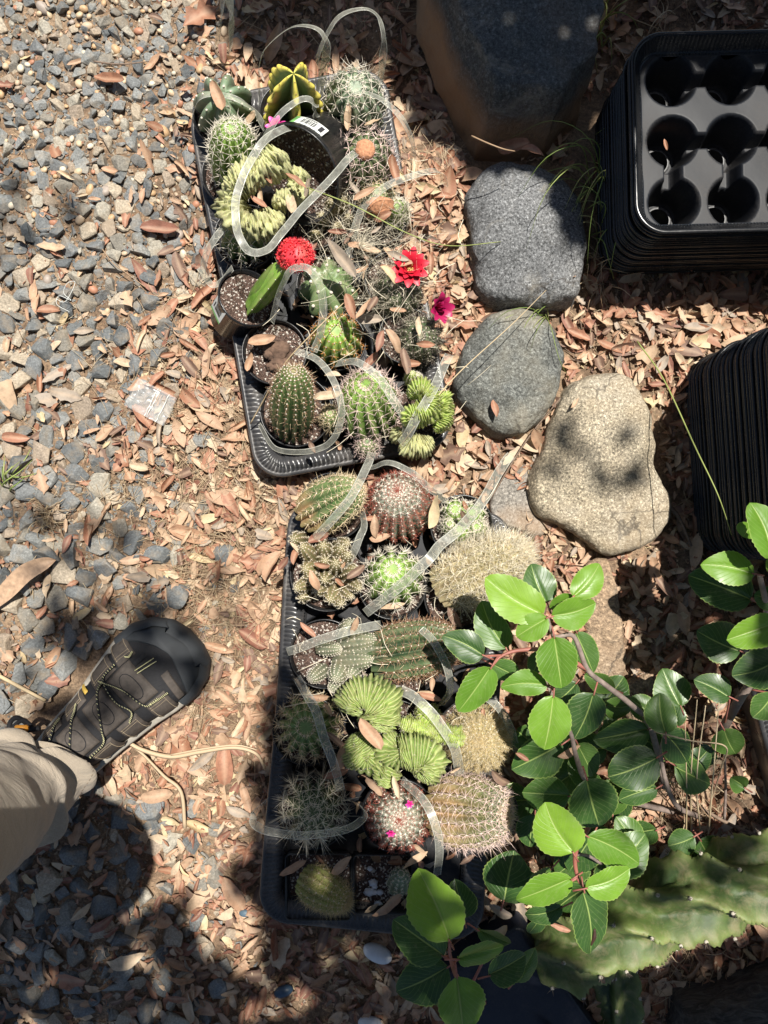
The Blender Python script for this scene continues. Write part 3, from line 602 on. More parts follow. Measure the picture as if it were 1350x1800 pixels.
# ------------------------------------------------------------------ pots
def pot_mesh(Rr, h, thick=.0011):
    mb = MB(); rb = Rr*.74
    lathe(mb, [(rb-.002, .001), (rb, .0), (rb+.002, .003), (Rr-.003, h-.014), (Rr-.0012, h-.0135), (Rr, h-.002), (Rr-.0006, h), (Rr-.0022, h-.0008), (Rr-.0034, h-.013), (Rr-.005, h-.02), (rb-.0015, .004)], 56)
    return mb
def soil_mesh(Rr, z, seed=0):
    nr, na = 12, 40; V = [(0, 0, z+.002)]
    for i in range(1, nr+1):
        r = Rr*i/nr
        for j in range(na):
            a = 2*math.pi*j/na; V.append((r*math.cos(a), r*math.sin(a), z+.004*noise.noise(Vector((r*math.cos(a)*60+seed, r*math.sin(a)*60, 3)))+.0015*noise.noise(Vector((r*math.cos(a)*260+seed, r*math.sin(a)*260, 3)))))
    f = [(0, 1+j, 1+(j+1) % na) for j in range(na)]+[(1+(i-1)*na+j, 1+i*na+j, 1+i*na+(j+1) % na, 1+(i-1)*na+(j+1) % na) for i in range(1, nr) for j in range(na)]
    mb = MB(); mb.add(V, f)
    for _ in range(150):
        a = rng.uniform(0, 6.28); r = Rr*.97*math.sqrt(rng.uniform()); s = rng.uniform(.0007, .0021); Vh, Fh = CH[rng.integers(10)]
        mb.add(tr(Vh, (rng.uniform(0, 6), rng.uniform(0, 6), 0), s, (r*math.cos(a), r*math.sin(a), z+.001+.003*noise.noise(Vector((r*math.cos(a)*60+seed, r*math.sin(a)*60, 3))))), Fh, 1)
    return mb
def make_pot(name, label, px, py, rpx, h=PZ, soil=True, tilt=None, depth=.012, cat='potted cactus', group=None):
    P = W(px, py, h); Rr = S(rpx, h); o = thing(name, label, cat, (P.x, P.y, .005), group)
    hh = h-.005; mtx = None
    if tilt:                                        # tipped towards a direction: (angle towards, tilt deg)
        a, tdeg = tilt; axis = Vector((-math.sin(R(a)), math.cos(R(a)), 0)); mtx = Matrix.Translation((0, 0, hh*.5))@Matrix.Rotation(R(tdeg), 4, axis)@Matrix.Translation((0, 0, -hh*.5))
    pot_mesh(Rr, hh).build('pot', M['plastic'], o, mtx=mtx)
    if soil: soil_mesh(Rr-.004, hh-depth, px).build('soil', [M['pot_soil'], M['grit']], o, mtx=mtx)
    o['_m'] = 0; del o['_m']
    return o, P, hh, mtx
# ------------------------------------------------------------------ cactus bodies
def axis_mtx(b, t_):
    d = (Vector(t_)-Vector(b)); q = d.to_track_quat('Z', 'Y'); return Matrix.Translation(b)@q.to_matrix().to_4x4(), d.length
def body(mb, Rr, Ht, ribs=12, depth=.22, rows=24, n=2.6, m=2.0, seg=8, rib='round', tub=0, trows=9, twist=0, dimple=.1, wave=0, bw=.8, spir=0, mi=0, tubp=1):
    """ribbed stem; returns f(theta, t) -> point"""
    na = ribs*seg
    def pt(th, t_, carve=True):
        th = np.asarray(th, float); t_ = np.asarray(t_, float)
        r = Rr*np.clip(1-t_**n, 0, 1)**(1/m)*(bw+(1-bw)*np.clip(t_*4, 0, 1))
        ph = ribs*(th+twist*t_+wave*np.sin(t_*math.pi*trows*2/2))/2
        if rib == 'round': c = np.abs(np.cos(ph))**.9
        elif rib == 'fin': c = np.abs(np.cos(ph))**2.6
        elif rib == 'sharp': c = 1-np.abs(np.sin(ph))**.8
        else: c = .5+.5*np.cos(2*ph)
        k = 1-depth*(1-c)
        if tub: k = k+tub*(.5+.5*np.cos(2*math.pi*(trows*t_+(np.round(ph/math.pi)*spir))))**tubp*c
        r2 = r*k; z = Ht*t_-dimple*Rr*np.exp(-(r/(.28*Rr))**2)
        return np.stack([r2*np.cos(th), r2*np.sin(th), z], -1), c
    t_ = np.sin(np.linspace(0, 1, rows)*math.pi/2)**1.0; t_[-1] = .9995; th = np.linspace(0, 2*math.pi, na, endpoint=False)
    TT, TH = np.meshgrid(t_, th, indexing='ij'); V, c = pt(TH, TT)
    mb.add(V.reshape(-1, 3), grid(rows, na, True)+[tuple((rows-1)*na+i for i in range(na))], mi, np.clip(TT, .01, 1).reshape(-1), c.reshape(-1))
    return pt
def areoles(pt, ribs, trows, twist=0, t0=.12, t1=1.0, spir=0, wave=0, jit=0):
    P = []; Nn = []; Tn = []; tv = []
    for k in range(ribs):
        for j in range(trows):
            t_ = t0+(t1-t0)*(j+(.5 if (spir and k % 2) else 0)+rng.uniform(-jit, jit))/trows; t_ = math.sin(min(t_, .955)*math.pi/2)
            th = 2*math.pi*k/ribs-twist*t_
            if wave: th -= wave*math.sin(t_*math.pi*trows)
            p, _ = pt(th, t_); q, _ = pt(th, min(.999, t_+.01)); q0, _ = pt(th, max(0, t_-.01)); tz = q-q0; ho = np.array([-math.sin(th), math.cos(th), 0])
            nn = np.cross(ho, tz); nn = nn/max(1e-9, np.linalg.norm(nn)); tz = tz/max(1e-9, np.linalg.norm(tz)); P.append(p); Nn.append(nn); Tn.append(tz); tv.append(t_)
    return np.array(P), np.array(Nn), np.array(Tn), np.array(tv)
def spine_set(mb, A, nr, nc, L, r=.00032, spread=1.15, up=.2, central=1.3, curve=0., mi=0, jl=.3, areole=True, ami=1, asz=.0011):
    P, Nn, Tn, tv = A; B = np.cross(Nn, Tn); pos = []; dr = []; ln = []
    for k in range(nr):
        a = 2*math.pi*(k+rng.uniform(-.25, .25, len(P)))/nr; s = spread+rng.normal(0, .12, len(P))
        d = Nn*np.cos(s)[:, None]+np.sin(s)[:, None]*(Tn*np.cos(a)[:, None]+B*np.sin(a)[:, None]); dr.append(d); pos.append(P); ln.append(L*rng.uniform(1-jl, 1+jl, len(P)))
    for k in range(nc):
        d = Nn+.45*rng.normal(0, 1, Nn.shape)*.7+Tn*up; dr.append(d); pos.append(P); ln.append(L*central*rng.uniform(1-jl, 1+jl, len(P)))
    pos = np.concatenate(pos); dr = np.concatenate(dr); ln = np.concatenate(ln)*np.tile(1-.55*np.clip((tv-.8)/.2, 0, 1), nr+nc)
    if len(pos): spikes(mb, pos, dr, ln, r*rng.uniform(.8, 1.25, len(pos)), rng.normal(0, 1, pos.shape)*curve*ln[:, None]+(np.array([0, 0, 1.])*curve*ln[:, None]), mi)
    if areole:
        V, Fc = ICO1
        for p, q in zip(P, Nn): mb.add(V*asz+p+q*asz*.3, Fc, ami)
def hair(mb, pt, n, L, r=.00022, t0=.05, t1=.99, spread=.9, curve=.35, mi=0, flow=.3):
    t_ = np.sin(rng.uniform(t0, t1, n)*math.pi/2); th = rng.uniform(0, 2*math.pi, n); p, _ = pt(th, t_); q, _ = pt(th, np.clip(t_+.01, 0, .999)); q0, _ = pt(th, np.clip(t_-.01, 0, .99))
    tz = unit(q-q0); ho = np.stack([-np.sin(th), np.cos(th), 0*th], -1); nn = unit(np.cross(ho, tz)); d = nn+rng.normal(0, spread, p.shape)*.6+tz*flow
    ln = L*rng.uniform(.5, 1.3, n); spikes(mb, p, d, ln, r, rng.normal(0, curve, p.shape)*ln[:, None], mi)
def cactus(par, ppos, base, top, Rpx, flesh, sp, ribs=12, depth=.22, trows=9, nr=9, nc=1, L=.010, tip=None, label=None, hairs=None, extra=None, rk=.00036, name='cactus', spread=1.15, curve=0., t1=1.0, areole=True, asz=.0011, **kw):
    b = W(*base)-ppos; t_ = W(*top)-ppos; mt, Ht = axis_mtx(b, t_); Rr = S(Rpx, (base[2]+top[2])/2)
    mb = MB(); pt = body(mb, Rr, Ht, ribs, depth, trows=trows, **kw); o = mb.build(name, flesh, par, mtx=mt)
    if label: o['label'] = label
    sm = MB()
    if nr+nc:
        A = areoles(pt, ribs, trows, kw.get('twist', 0), spir=kw.get('spir', 0), wave=kw.get('wave', 0), t1=t1); sel = A[3] > (tip or 9)
        spine_set(sm, tuple(q[~sel] for q in A), nr, nc, L, rk, spread, curve=curve, areole=areole, asz=asz)
        if sel.any(): spine_set(sm, tuple(q[sel] for q in A), nr, nc, L*1.1, rk, spread, curve=curve, areole=areole, asz=asz*1.3, mi=2)
    elif areole:
        A = areoles(pt, ribs, trows, kw.get('twist', 0), t1=t1); V, Fc = ICO1
        for p, q in zip(A[0], A[1]): sm.add(V*asz+p+q*asz*.3, Fc, 1)
    if hairs:
        for hn, hl, hm, hr_ in hairs: hair(sm, pt, hn, hl, hr_, mi=hm)
    if sm.n: sm.build('spines', [SP[sp] if isinstance(sp, str) else SP[sp[0]], M['wool']]+([SP[x] for x in sp[1:]] if not isinstance(sp, str) else []), o, mtx=mt)
    if extra: extra(o, mt, pt, Rr, Ht)
    return o, mt, pt, Rr, Ht
def local(o): return Vector(o.location)
def flower(par, c, nrm, r, mat, npet=22, layers=2, open_=1., stam=True):
    mb = MB(); q = Vector(nrm).to_track_quat('Z', 'Y').to_matrix(); q = np.array(q)
    for l in range(layers):
        for k in range(npet//layers):
            a = 2*math.pi*(k+.5*l)/(npet//layers)+rng.normal(0, .06); Lp = r*(1-.18*l)*rng.uniform(.9, 1.08); nx, ny = 6, 3; V = []; cc = []
            el = (.35+.35*l)*open_+rng.normal(0, .06)
            for i in range(nx):
                u = i/(nx-1); w_ = Lp*.25*math.sin(math.pi*min(.97, .12+u*.85))**.7
                for j in range(ny):
                    v = j-1; rad = Lp*(u*math.cos(el)+.04); zz = Lp*u*math.sin(el)+.18*Lp*math.sin(u*2.4)*open_+abs(v)*w_*.25
                    V.append((rad*math.cos(a)-v*w_*math.sin(a), rad*math.sin(a)+v*w_*math.cos(a), zz)); cc.append(u)
            mb.add(np.array(V)@q.T+np.array(c), grid(nx, ny), 0, None, np.array(cc)+.01)
    f = mb.build('flower', mat, par)
    if stam:
        sm = MB(); n = 40; d = np.array([(rng.normal(0, .5), rng.normal(0, .5), 1.) for _ in range(n)])@q.T; spikes(sm, np.tile(np.array(c), (n, 1)), d, r*.42, .0005)
        for k in range(n): sm.add(ICO1[0]*.0009+np.array(c)+unit(d[k])*r*.42, ICO1[1])
        sm.build('stamens', M['stamen'], f)
    return f
def crest(mb, pts, wd, ht, gper=.004, gdep=.14, n=40, mi=0, wig=0., open_deg=115, knob=0.):
    """crested growth: a fleshy wall following a winding ridge line"""
    P = smooth_path(pts, n); T = unit(np.gradient(P, axis=0)); s = np.concatenate([[0], np.cumsum(np.linalg.norm(np.diff(P, axis=0), axis=1))])
    Sd = unit(np.cross(T, [0, 0, 1.])); al = np.radians(np.linspace(-open_deg, open_deg, 17)); m = len(P)
    gper *= .62; g = np.abs(np.sin(s*math.pi/gper+.9*np.sin(s*170))); endk = np.clip(np.minimum(s, s[-1]-s)/(wd*1.0), .03, 1)**.5
    wdv = wd*endk*(1+wig*np.sin(s*130)); htv = ht*endk*(1+wig*np.sin(s*90+1))
    k = 1-gdep*(1-g)[:, None]*(1-.45*np.exp(-(al[None]/.25)**2)); k = k*(1-.1*np.exp(-(al[None]/.12)**2)); sd_ = rng.uniform(0, 50)
    k = k*(1+np.array([[.42*noise.noise(Vector((q*70+sd_, a*1.5, 0)))+knob*noise.noise(Vector((q*330+sd_, a*3.2, 9)))+.30*noise.noise(Vector((q*260+sd_, a*5, 3)))+.05*math.sin(a*9+q*900) for a in al] for q in s]))
    gper = gper
    V = P[:, None]+k[..., None]*(Sd[:, None]*np.sin(al)[None, :, None]*wdv[:, None, None]+np.array([0, 0, 1.])*np.cos(al)[None, :, None]*htv[:, None, None])
    c = np.repeat(g[:, None], 17, 1); t_ = np.repeat(((np.cos(al)+1)/2)[None], m, 0)
    mb.add(V.reshape(-1, 3), grid(m, 17)+[tuple(range(17)), tuple((m-1)*17+i for i in range(17))[::-1]], mi, np.clip(t_, .01, 1).reshape(-1), np.clip(c, .01, 1).reshape(-1))
    return P, Sd
def stem_clump(par, ppos, stems, flesh, sp, Rp=11, L=.003, name='cactus', ribs=9, trows=9, tub=.16, nr=5, depth=.14, hr=.00025):
    """several short knobbly stems joined at their base; stems: (base px,py,z, top px,py,z, radius px)"""
    mb = MB(); sm = MB()
    for st in stems:
        b = W(*st[0])-ppos; t_ = W(*st[1])-ppos; mt, Ht = axis_mtx(b, t_); Rr = S(st[2], st[1][2]); t1_ = MB(); pt = body(t1_, Rr, Ht, ribs, depth, rows=20, tub=tub, trows=trows, n=4, m=2.2, bw=.75, dimple=0, spir=.5, seg=4)
        Mx = np.array(mt); V = np.concatenate(t1_.v)@Mx[:3, :3].T+Mx[:3, 3]; mb.add(V, t1_.f, 0, np.concatenate(t1_.a), np.concatenate(t1_.c))
        t2_ = MB(); spine_set(t2_, areoles(pt, ribs, trows, spir=.5), nr, 0, L, hr, .9, asz=.0006)
        V = np.concatenate(t2_.v)@Mx[:3, :3].T+Mx[:3, 3]; n0 = sm.n; sm.v.append(V); sm.n += len(V); sm.f += [tuple(i+n0 for i in q) for q in t2_.f]; sm.m += t2_.m; sm.a.append(np.zeros(len(V))); sm.c.append(np.zeros(len(V)))
    o = mb.build(name, flesh, par); sm.build('spines', [SP[sp], M['wool']], o); return o
GP = 'potted cacti in the black trays'
def sticker(par, C, ex, ey, w_, h_, curve_r=None):
    """small white price label with barcode; C centre, ex/ey unit vectors; bends round the pot"""
    n_ = np.cross(ex, ey); mb = MB(); nx = 10
    def pt(u, v, d):
        if curve_r:
            a = u*w_/curve_r; return C+ex*curve_r*math.sin(a)+n_*(curve_r*(math.cos(a)-1)+d)+ey*v*h_
        return C+ex*u*w_+ey*v*h_+n_*d
    def patch(mbx, u0, u1, v0, v1, d, mi):
        V = [pt(u0+(u1-u0)*i/nx, v0+(v1-v0)*j, d) for i in range(nx+1) for j in (0, 1)]; mbx.add(V, grid(nx+1, 2), mi)
    patch(mb, -.5, .5, -.5, .5, .0004, 0); patch(mb, .38, .5, -.5, .5, .0006, 2)
    u = -.18
    while u < .22:
        wv = rng.choice([.012, .02, .032]); patch(mb, u, u+wv, -.25, .3, .0007, 1); u += wv+rng.choice([.012, .02, .028])
    patch(mb, -.16, .2, -.4, -.33, .0007, 1); patch(mb, -.42, -.3, -.3, .3, .0007, 1)
    return mb.build('price_label', [M['label'], M['ink'], M['label_green']], par)
SZ = PZ-.014
# --- upper tray
o, P, hh, _ = make_pot('potted_cactus', 'flat dark green broad-ribbed cactus in the top left pot', *P1[0], group=GP)
cactus(o, P.copy()*0+Vector((P.x, P.y, .005)), (398, 205, .07), (390, 168, .15), 58, G['grey'], 'tan', ribs=8, depth=.45, trows=5, nr=0, nc=0, rib='round', n=2.4, asz=.0016, dimple=.25)
def base_of(o): return Vector(o.location)
o, P, hh, _ = make_pot('potted_cactus', 'upright yellow-edged cactus with five wavy ribs in the upper tray', *P1[1], group=GP)
cactus(o, base_of(o), (512, 212, .075), (516, 128, .20), 52, G['yellow'], 'brown', ribs=5, depth=.74, trows=6, nr=3, nc=0, L=.003, rib='fin', seg=28, rows=60, wave=0, tub=.13, tubp=3, n=3.5, m=1.6, dimple=.05, areole=False)
flower(o, tuple(W(487, 228, .145)-base_of(o)), (-.1, .1, 1), .015, M['pink_petal'], 14, 2, 1.3, False)
o, P, hh, _ = make_pot('potted_cactus', 'grey-green cactus wrapped in interlocking white spines beside the dark boulder', *P1[2], group=GP)
cactus(o, base_of(o), (622, 205, .07), (625, 150, .16), 55, G['grey'], 'white', ribs=12, depth=.28, trows=6, nr=7, nc=0, L=.014, curve=.3, tub=.1, spread=1.3, rk=.0005)
o, P, hh, _ = make_pot('potted_cactus', 'tall bright green cactus with long white spines at the upper tray’s left rim', *P1[3], group=GP)
cactus(o, base_of(o), (420, 315, .07), (405, 222, .19), 48, G['bright'], 'white', ribs=13, depth=.3, trows=9, nr=6, nc=1, L=.011, n=3, rk=.00045)
o, P, hh, _ = make_pot('potted_cactus', 'dark green cactus with brownish orange woolly crown and pink spines in the upper tray', *P1[5], group=GP)
def crown(o_, mt, pt, Rr, Ht):
    V, Fc = ICO3; V = V*(1+.12*np.array([noise.noise(Vector(v)*3.3) for v in V]))[:, None]; mb = MB(); mb.add(V*np.array([1, 1, .55])*Rr*.3+np.array([0, 0, Ht-.002]), Fc); mb.build('woolly_crown', M['brownwool'], o_, mtx=mt)
cactus(o, base_of(o), (640, 300, .07), (642, 262, .15), 56, G['dark'], 'pink', ribs=12, depth=.3, trows=6, nr=7, nc=0, L=.014, curve=.3, extra=crown, rk=.0005)
o, P, hh, _ = make_pot('potted_cactus', 'spiny dark cactus in a pot half under the crested cactus', *P1[6], group=GP)
cactus(o, base_of(o), (435, 430, .07), (425, 392, .135), 46, G['mid'], 'white', ribs=11, depth=.3, trows=6, nr=6, nc=1, L=.012, rk=.00045)
# tipped pot with crested cactus
pc = W(548, 282, .115); o = thing('potted_cactus', 'overturned black pot with a white label, spilling a pale crested cactus', 'potted cactus', (pc.x, pc.y, .07), GP)
axd = Vector((-.35, -.62, .62)).normalized(); q = axd.to_track_quat('Z', 'Y').to_matrix().to_4x4(); mtx = Matrix.Translation(Vector((-.02, -.035, .075)))@q@Matrix.Translation((0, 0, -.105))
pot_mesh(.062, .105).build('pot', M['plastic'], o, mtx=mtx); soil_mesh(.056, .080, 7).build('soil', [M['pot_soil'], M['grit']], o, mtx=mtx)
q3 = np.array(q)[:3, :3]; z_ = q3[:, 2]; upv = np.array([.2, .55, 1.]); upv = upv-z_*upv.dot(z_); upv /= np.linalg.norm(upv); ex = np.cross(z_, upv); ex = ex/np.linalg.norm(ex)
Cst = np.array(mtx.translation)+z_*.082+upv*.0605; sticker(o, Cst, -ex if np.dot(np.cross(-ex, z_), upv) > 0 else ex, z_, .045, .022, .0605)
cm = MB(); B = base_of(o)
crest(cm, [W(505, 272, .17)-B, W(470, 300, .175)-B, W(425, 320, .165)-B, W(408, 350, .15)-B, W(415, 385, .145)-B, W(440, 400, .14)-B, W(475, 395, .14)-B, W(500, 378, .14)-B], .016, .024, .006, .05, wig=.12, knob=.5)
crest(cm, [W(500, 275, .165)-B, W(480, 300, .16)-B, W(470, 322, .155)-B], .013, .020, .006, .05, knob=.5)
crest(cm, [W(545, 310, .14)-B, W(520, 318, .15)-B, W(530, 345, .15)-B, W(500, 352, .15)-B, W(478, 360, .145)-B], .011, .018, .006, .05, knob=.5)
crest(cm, [W(452, 410, .13)-B, W(462, 400, .145)-B, W(478, 412, .13)-B], .011, .016, .006, .05, knob=.5)
cr = cm.build('cactus', G['crest'], o)
hm = MB(); V = np.concatenate(cm.v); pick = rng.integers(0, len(V), 600); spikes(hm, V[pick], rng.normal(0, 1, (600, 3))+np.array([0, 0, .8]), .0018, .0002); hm.build('spines', SP['pale'], cr)
o, P, hh, _ = make_pot('potted_cactus', 'clump of small knobbly green stems covered in dust behind the red flowers', *P1[7], depth=.006, group=GP)
stem_clump(o, base_of(o), [((592, 350, .06), (594, 318, .13), 14), ((580, 385, .06), (583, 352, .125), 13), ((600, 375, .06), (604, 350, .115), 12), ((570, 400, .06), (565, 378, .11), 13), ((590, 420, .05), (590, 395, .10), 14), ((555, 420, .05), (556, 408, .10), 14), ((615, 395, .05), (612, 380, .10), 11), ((570, 345, .05), (562, 338, .10), 12)], G['knob'], 'pale', ribs=8, trows=7)
o, P, hh, _ = make_pot('potted_cactus', 'pair of small round green cacti with a dead brown tuft, below the orange-crowned cactus', *P1[8], group=GP)
cactus(o, base_of(o), (665, 365, .07), (662, 335, .125), 32, G['mid'], 'tan', ribs=11, depth=.25, trows=7, nr=7, nc=1, L=.009)
cactus(o, base_of(o), (696, 385, .07), (698, 362, .125), 25, G['bright'], 'white', ribs=10, depth=.25, trows=6, nr=7, nc=1, L=.008)
V, Fc = ICO3; mb = MB(); V2 = V*(1+.4*np.array([noise.noise(Vector(v)*2.5) for v in V]))[:, None]; mb.add(V2*np.array([.017, .011, .008])+np.array(W(668, 362, .135)-base_of(o)), Fc); mb.build('dead_flower', M['brownwool'], o)
# moon cactus, tipped
pm = W(435, 540, .10); o = thing('potted_cactus', 'small tipped black pot with white barcode label holding a red-headed grafted cactus', 'potted cactus', (pm.x, pm.y, .04), GP)
axd = Vector((.45, .16, .88)).normalized(); q = axd.to_track_quat('Z', 'Y').to_matrix().to_4x4(); mtx = Matrix.Translation(Vector((0, .012, .060)))@q@Matrix.Translation((0, 0, -.075))
pot_mesh(.040, .078).build('pot', M['plastic_clean'], o, mtx=mtx); soil_mesh(.036, .069, 17).build('soil', [M['pot_soil'], M['grit']], o, mtx=mtx)
q3 = np.array(q)[:3, :3]; z_ = q3[:, 2]; upv = np.array([-.62, -.30, .75]); upv = upv-z_*upv.dot(z_); upv /= np.linalg.norm(upv); ex = np.cross(z_, upv)
sticker(o, np.array(mtx.translation)+z_*.058+upv*.0378, z_*-1, ex, .036, .026)
B = base_of(o); st, mt, pt, Rr, Ht = cactus(o, B, (440, 545, .105), (500, 468, .17), 24, G['graft'], 'white', ribs=3, depth=.62, trows=5, nr=0, nc=0, rib='sharp', seg=20, n=7, m=2, dimple=0, asz=.0008, bw=.7)
hb = W(520, 449, .185)-B; hm = MB(); Vi, Fi = ICO3; Vr = Vi*(1+.18*np.array([noise.noise(Vector(v)*3.2) for v in Vi]))[:, None]; hm.add(Vr*.017*np.array([1.15, 1, .8])+np.array(hb), Fi, 0, np.clip(Vi[:, 2]*.5+.5, .01, 1))
N_ = 420; dv = unit(rng.normal(0, 1, (N_, 3)))
for d in dv: hm.add(ICO1[0]*rng.uniform(.0007, .0019)*np.array([1, 1, 1.5])+np.array(hb)+d*np.array([1.15, 1, .8])*.0180*(1+.16*noise.noise(Vector(d)*3.2))*rng.uniform(.92, 1.12), ICO1[1], 0, np.full(12, .9) if len(ICO1[0]) == 12 else None)
hd = hm.build('red_head', G['red'], o); hm2 = MB(); spikes(hm2, np.array(hb)+dv*np.array([1.15, 1, .8])*.018, dv+rng.normal(0, .3, dv.shape), .0055, .0004); hm2.build('spines', SP['red'], hd)
o, P, hh, _ = make_pot('potted_cactus', 'flat smooth green cactus with white dots right of the red-headed graft', *P1[10], group=GP)
cactus(o, base_of(o), (578, 515, .07), (572, 488, .115), 58, G['flat'], 'white', ribs=7, depth=.34, trows=3, nr=0, nc=0, rib='round', n=2, asz=.0026, dimple=.2)
o, P, hh, _ = make_pot('potted_cactus', 'hairy dark cactus buried in leaves and topped by an open red flower', *P1[11], group=GP)
oc, *_r = cactus(o, base_of(o), (700, 520, .07), (698, 500, .125), 46, G['dark'], ('dark', 'pale'), ribs=13, depth=.2, trows=8, nr=8, nc=0, L=.008, hairs=[(500, .012, 2, .0002)])
flower(oc, tuple(W(719, 474, .135)-base_of(o)), (.05, -.05, 1), .026, M['red_petal'], 30, 3)
o, P, hh, _ = make_pot('potted_cactus', 'dark spiny cactus with a half-closed magenta red flower, under the leaves', *P1[14], group=GP)
oc, *_r = cactus(o, base_of(o), (735, 600, .06), (738, 590, .12), 44, G['dark'], ('dark', 'pale'), ribs=13, depth=.2, trows=8, nr=9, nc=1, L=.010, hairs=[(300, .012, 2, .0002)])
flower(oc, tuple(W(762, 540, .12)-base_of(o)), (.5, -.3, .8), .023, M['mag_petal'], 24, 3, 2.2, False)
o, P, hh, _ = make_pot('soil_pot', 'black pot of dead brown plant clumps and no living cactus, in the upper tray', *P1[12], cat='plant pot')
mb = MB()
for k in range(9):
    c = W(482+rng.normal(0, 20), 620+rng.normal(0, 18), .082)-base_of(o); V = ICO3[0]; V2 = V*(1+.5*np.array([noise.noise(Vector(v)*2.2+Vector((k, 0, 0))) for v in V]))[:, None]; mb.add(V2*np.array([.016, .012, .008])*rng.uniform(.6, 1.1)+np.array(c), ICO3[1])
mb.build('dead_root_clump', simple('dead_plant', (.13, .08, .055), .95, .5, 90, 1.), o)
o, P, hh, _ = make_pot('potted_cactus', 'round green cactus with orange-brown spines near the middle of the upper tray', *P1[13], group=GP)
cactus(o, base_of(o), (592, 610, .07), (590, 580, .14), 48, G['bright'], 'orange', ribs=13, depth=.28, trows=7, nr=5, nc=1, L=.007, rk=.0004)
o, P, hh, _ = make_pot('potted_cactus', 'upright dark green column cactus in the upper tray’s bottom left pot', *P1[15], group=GP)
cactus(o, base_of(o), (512, 752, .075), (516, 650, .215), 38, G['mid'], ('brown', 'tan'), ribs=15, depth=.3, trows=15, nr=5, nc=1, L=.006, n=4.5, tub=.08, rk=.0003, hairs=[(250, .008, 2, .0003)])
o, P, hh, _ = make_pot('potted_cactus', 'big round green cactus with pinkish white spines and three small pups', *P1[16], group=GP)
cactus(o, base_of(o), (650, 735, .07), (643, 672, .165), 58, G['bright'], 'pink', ribs=14, depth=.3, trows=8, nr=6, nc=1, L=.012, twist=.35, rk=.00048)
cactus(o, base_of(o), (585, 742, .08), (580, 725, .12), 22, G['mid'], 'tan', ribs=10, depth=.22, trows=6, nr=7, nc=1, L=.007)
cactus(o, base_of(o), (645, 790, .07), (645, 776, .105), 22, G['mid'], 'pink', ribs=10, depth=.22, trows=6, nr=7, nc=1, L=.007)
o, P, hh, _ = make_pot('potted_cactus', 'brain-like lime green crested cactus in the upper tray’s bottom right pot', *P1[17], group=GP)
B = base_of(o); cm = MB()
crest(cm, [W(718, 700, .14)-B, W(728, 690, .145)-B, W(745, 688, .15)-B, W(758, 700, .15)-B, W(755, 720, .15)-B, W(738, 728, .15)-B, W(720, 735, .145)-B, W(722, 755, .14)-B], .014, .028, .0042, .22, wig=.15)
crest(cm, [W(765, 690, .12)-B, W(780, 710, .125)-B, W(778, 740, .12)-B, W(765, 760, .12)-B], .013, .028, .0042, .22)
lm = cm.build('cactus', G['lime'], o); cm = MB()
crest(cm, [W(705, 775, .11)-B, W(720, 785, .12)-B, W(745, 782, .12)-B, W(760, 770, .12)-B], .016, .03, .0045, .2); crest(cm, [W(700, 750, .11)-B, W(698, 765, .11)-B, W(710, 778, .11)-B], .011, .025, .0045, .2)
cm.build('cactus', G['crest'], o)
stem_clump(o, B, [((722, 672, .08), (724, 655, .12), 12), ((735, 668, .08), (733, 660, .115), 8)], G['lime'], 'white')
hm = MB(); V = np.array([v.co[:] for v in lm.data.vertices]); pick = rng.integers(0, len(V), 500); spikes(hm, V[pick], rng.normal(0, 1, (500, 3))+np.array([0, 0, .8]), .0028, .0002); hm.build('spines', SP['white'], lm)
# --- lower tray
o, P, hh, _ = make_pot('potted_cactus', 'leaning green cactus with a corky tan base in the lower tray’s top left pot', *P2[0], group=GP)
cactus(o, base_of(o), (545, 905, .09), (632, 855, .155), 46, G['corky'], 'tan', ribs=13, depth=.3, trows=11, nr=7, nc=1, L=.009, n=3, rk=.0004)
o, P, hh, _ = make_pot('potted_cactus', 'round red-spined cactus with a white woolly top at the head of the lower tray', *P2[1], group=GP)
cactus(o, base_of(o), (702, 905, .07), (698, 862, .155), 58, G['pink'], ('rust', 'white'), ribs=20, depth=.16, trows=12, nr=8, nc=1, L=.007, tub=.12, spir=.5, n=2.4, rk=.00035, tip=.82, seg=4, hairs=[(1500, .006, 0, .0003)])
o, P, hh, _ = make_pot('potted_cactus', 'cluster of small green star-spined cacti in the lower tray’s top right pot', *P2[2], group=GP)
for a, b, r in ((800, 895, 27), (830, 900, 25), (808, 930, 24), (838, 925, 20), (790, 920, 18)): cactus(o, base_of(o), (a, b+10, .07), (a, b, .115), r, G['bright'], 'white', ribs=9, depth=.25, trows=5, nr=7, nc=0, L=.009, rk=.0004)
o, P, hh, _ = make_pot('potted_cactus', 'clump of brown-green knobbly finger stems with a pale leaf on it, in the lower tray', *P2[3], group=GP)
sts = []
for a, b, c, d, r in [(560, 990, 530, 960, 15), (570, 980, 568, 958, 16), (590, 985, 600, 962, 14), (560, 1000, 535, 1000, 16), (585, 1000, 590, 990, 15), (600, 1010, 625, 1000, 13), (555, 1020, 520, 1035, 13), (575, 1025, 555, 1040, 13), (590, 1030, 580, 1055, 15), (600, 1030, 618, 1050, 11), (560, 975, 540, 975, 15), (610, 1020, 632, 1035, 12), (575, 1010, 570, 1020, 14), (550, 1010, 545, 1018, 14), (600, 990, 612, 975, 13), (535, 950, 515, 948, 14), (590, 1050, 600, 1062, 11), (540, 1040, 530, 1052, 12), (565, 995, 572, 985, 14), (590, 960, 612, 955, 12)]:
    sts.append(((a, b, .07), (c, d, rng.uniform(.115, .145)), r))
stem_clump(o, base_of(o), sts, G['knob'], 'pale', ribs=8, trows=8)
o, P, hh, _ = make_pot('potted_cactus', 'round green cactus with white star spines at the centre of the lower tray’s second row', *P2[4], group=GP)
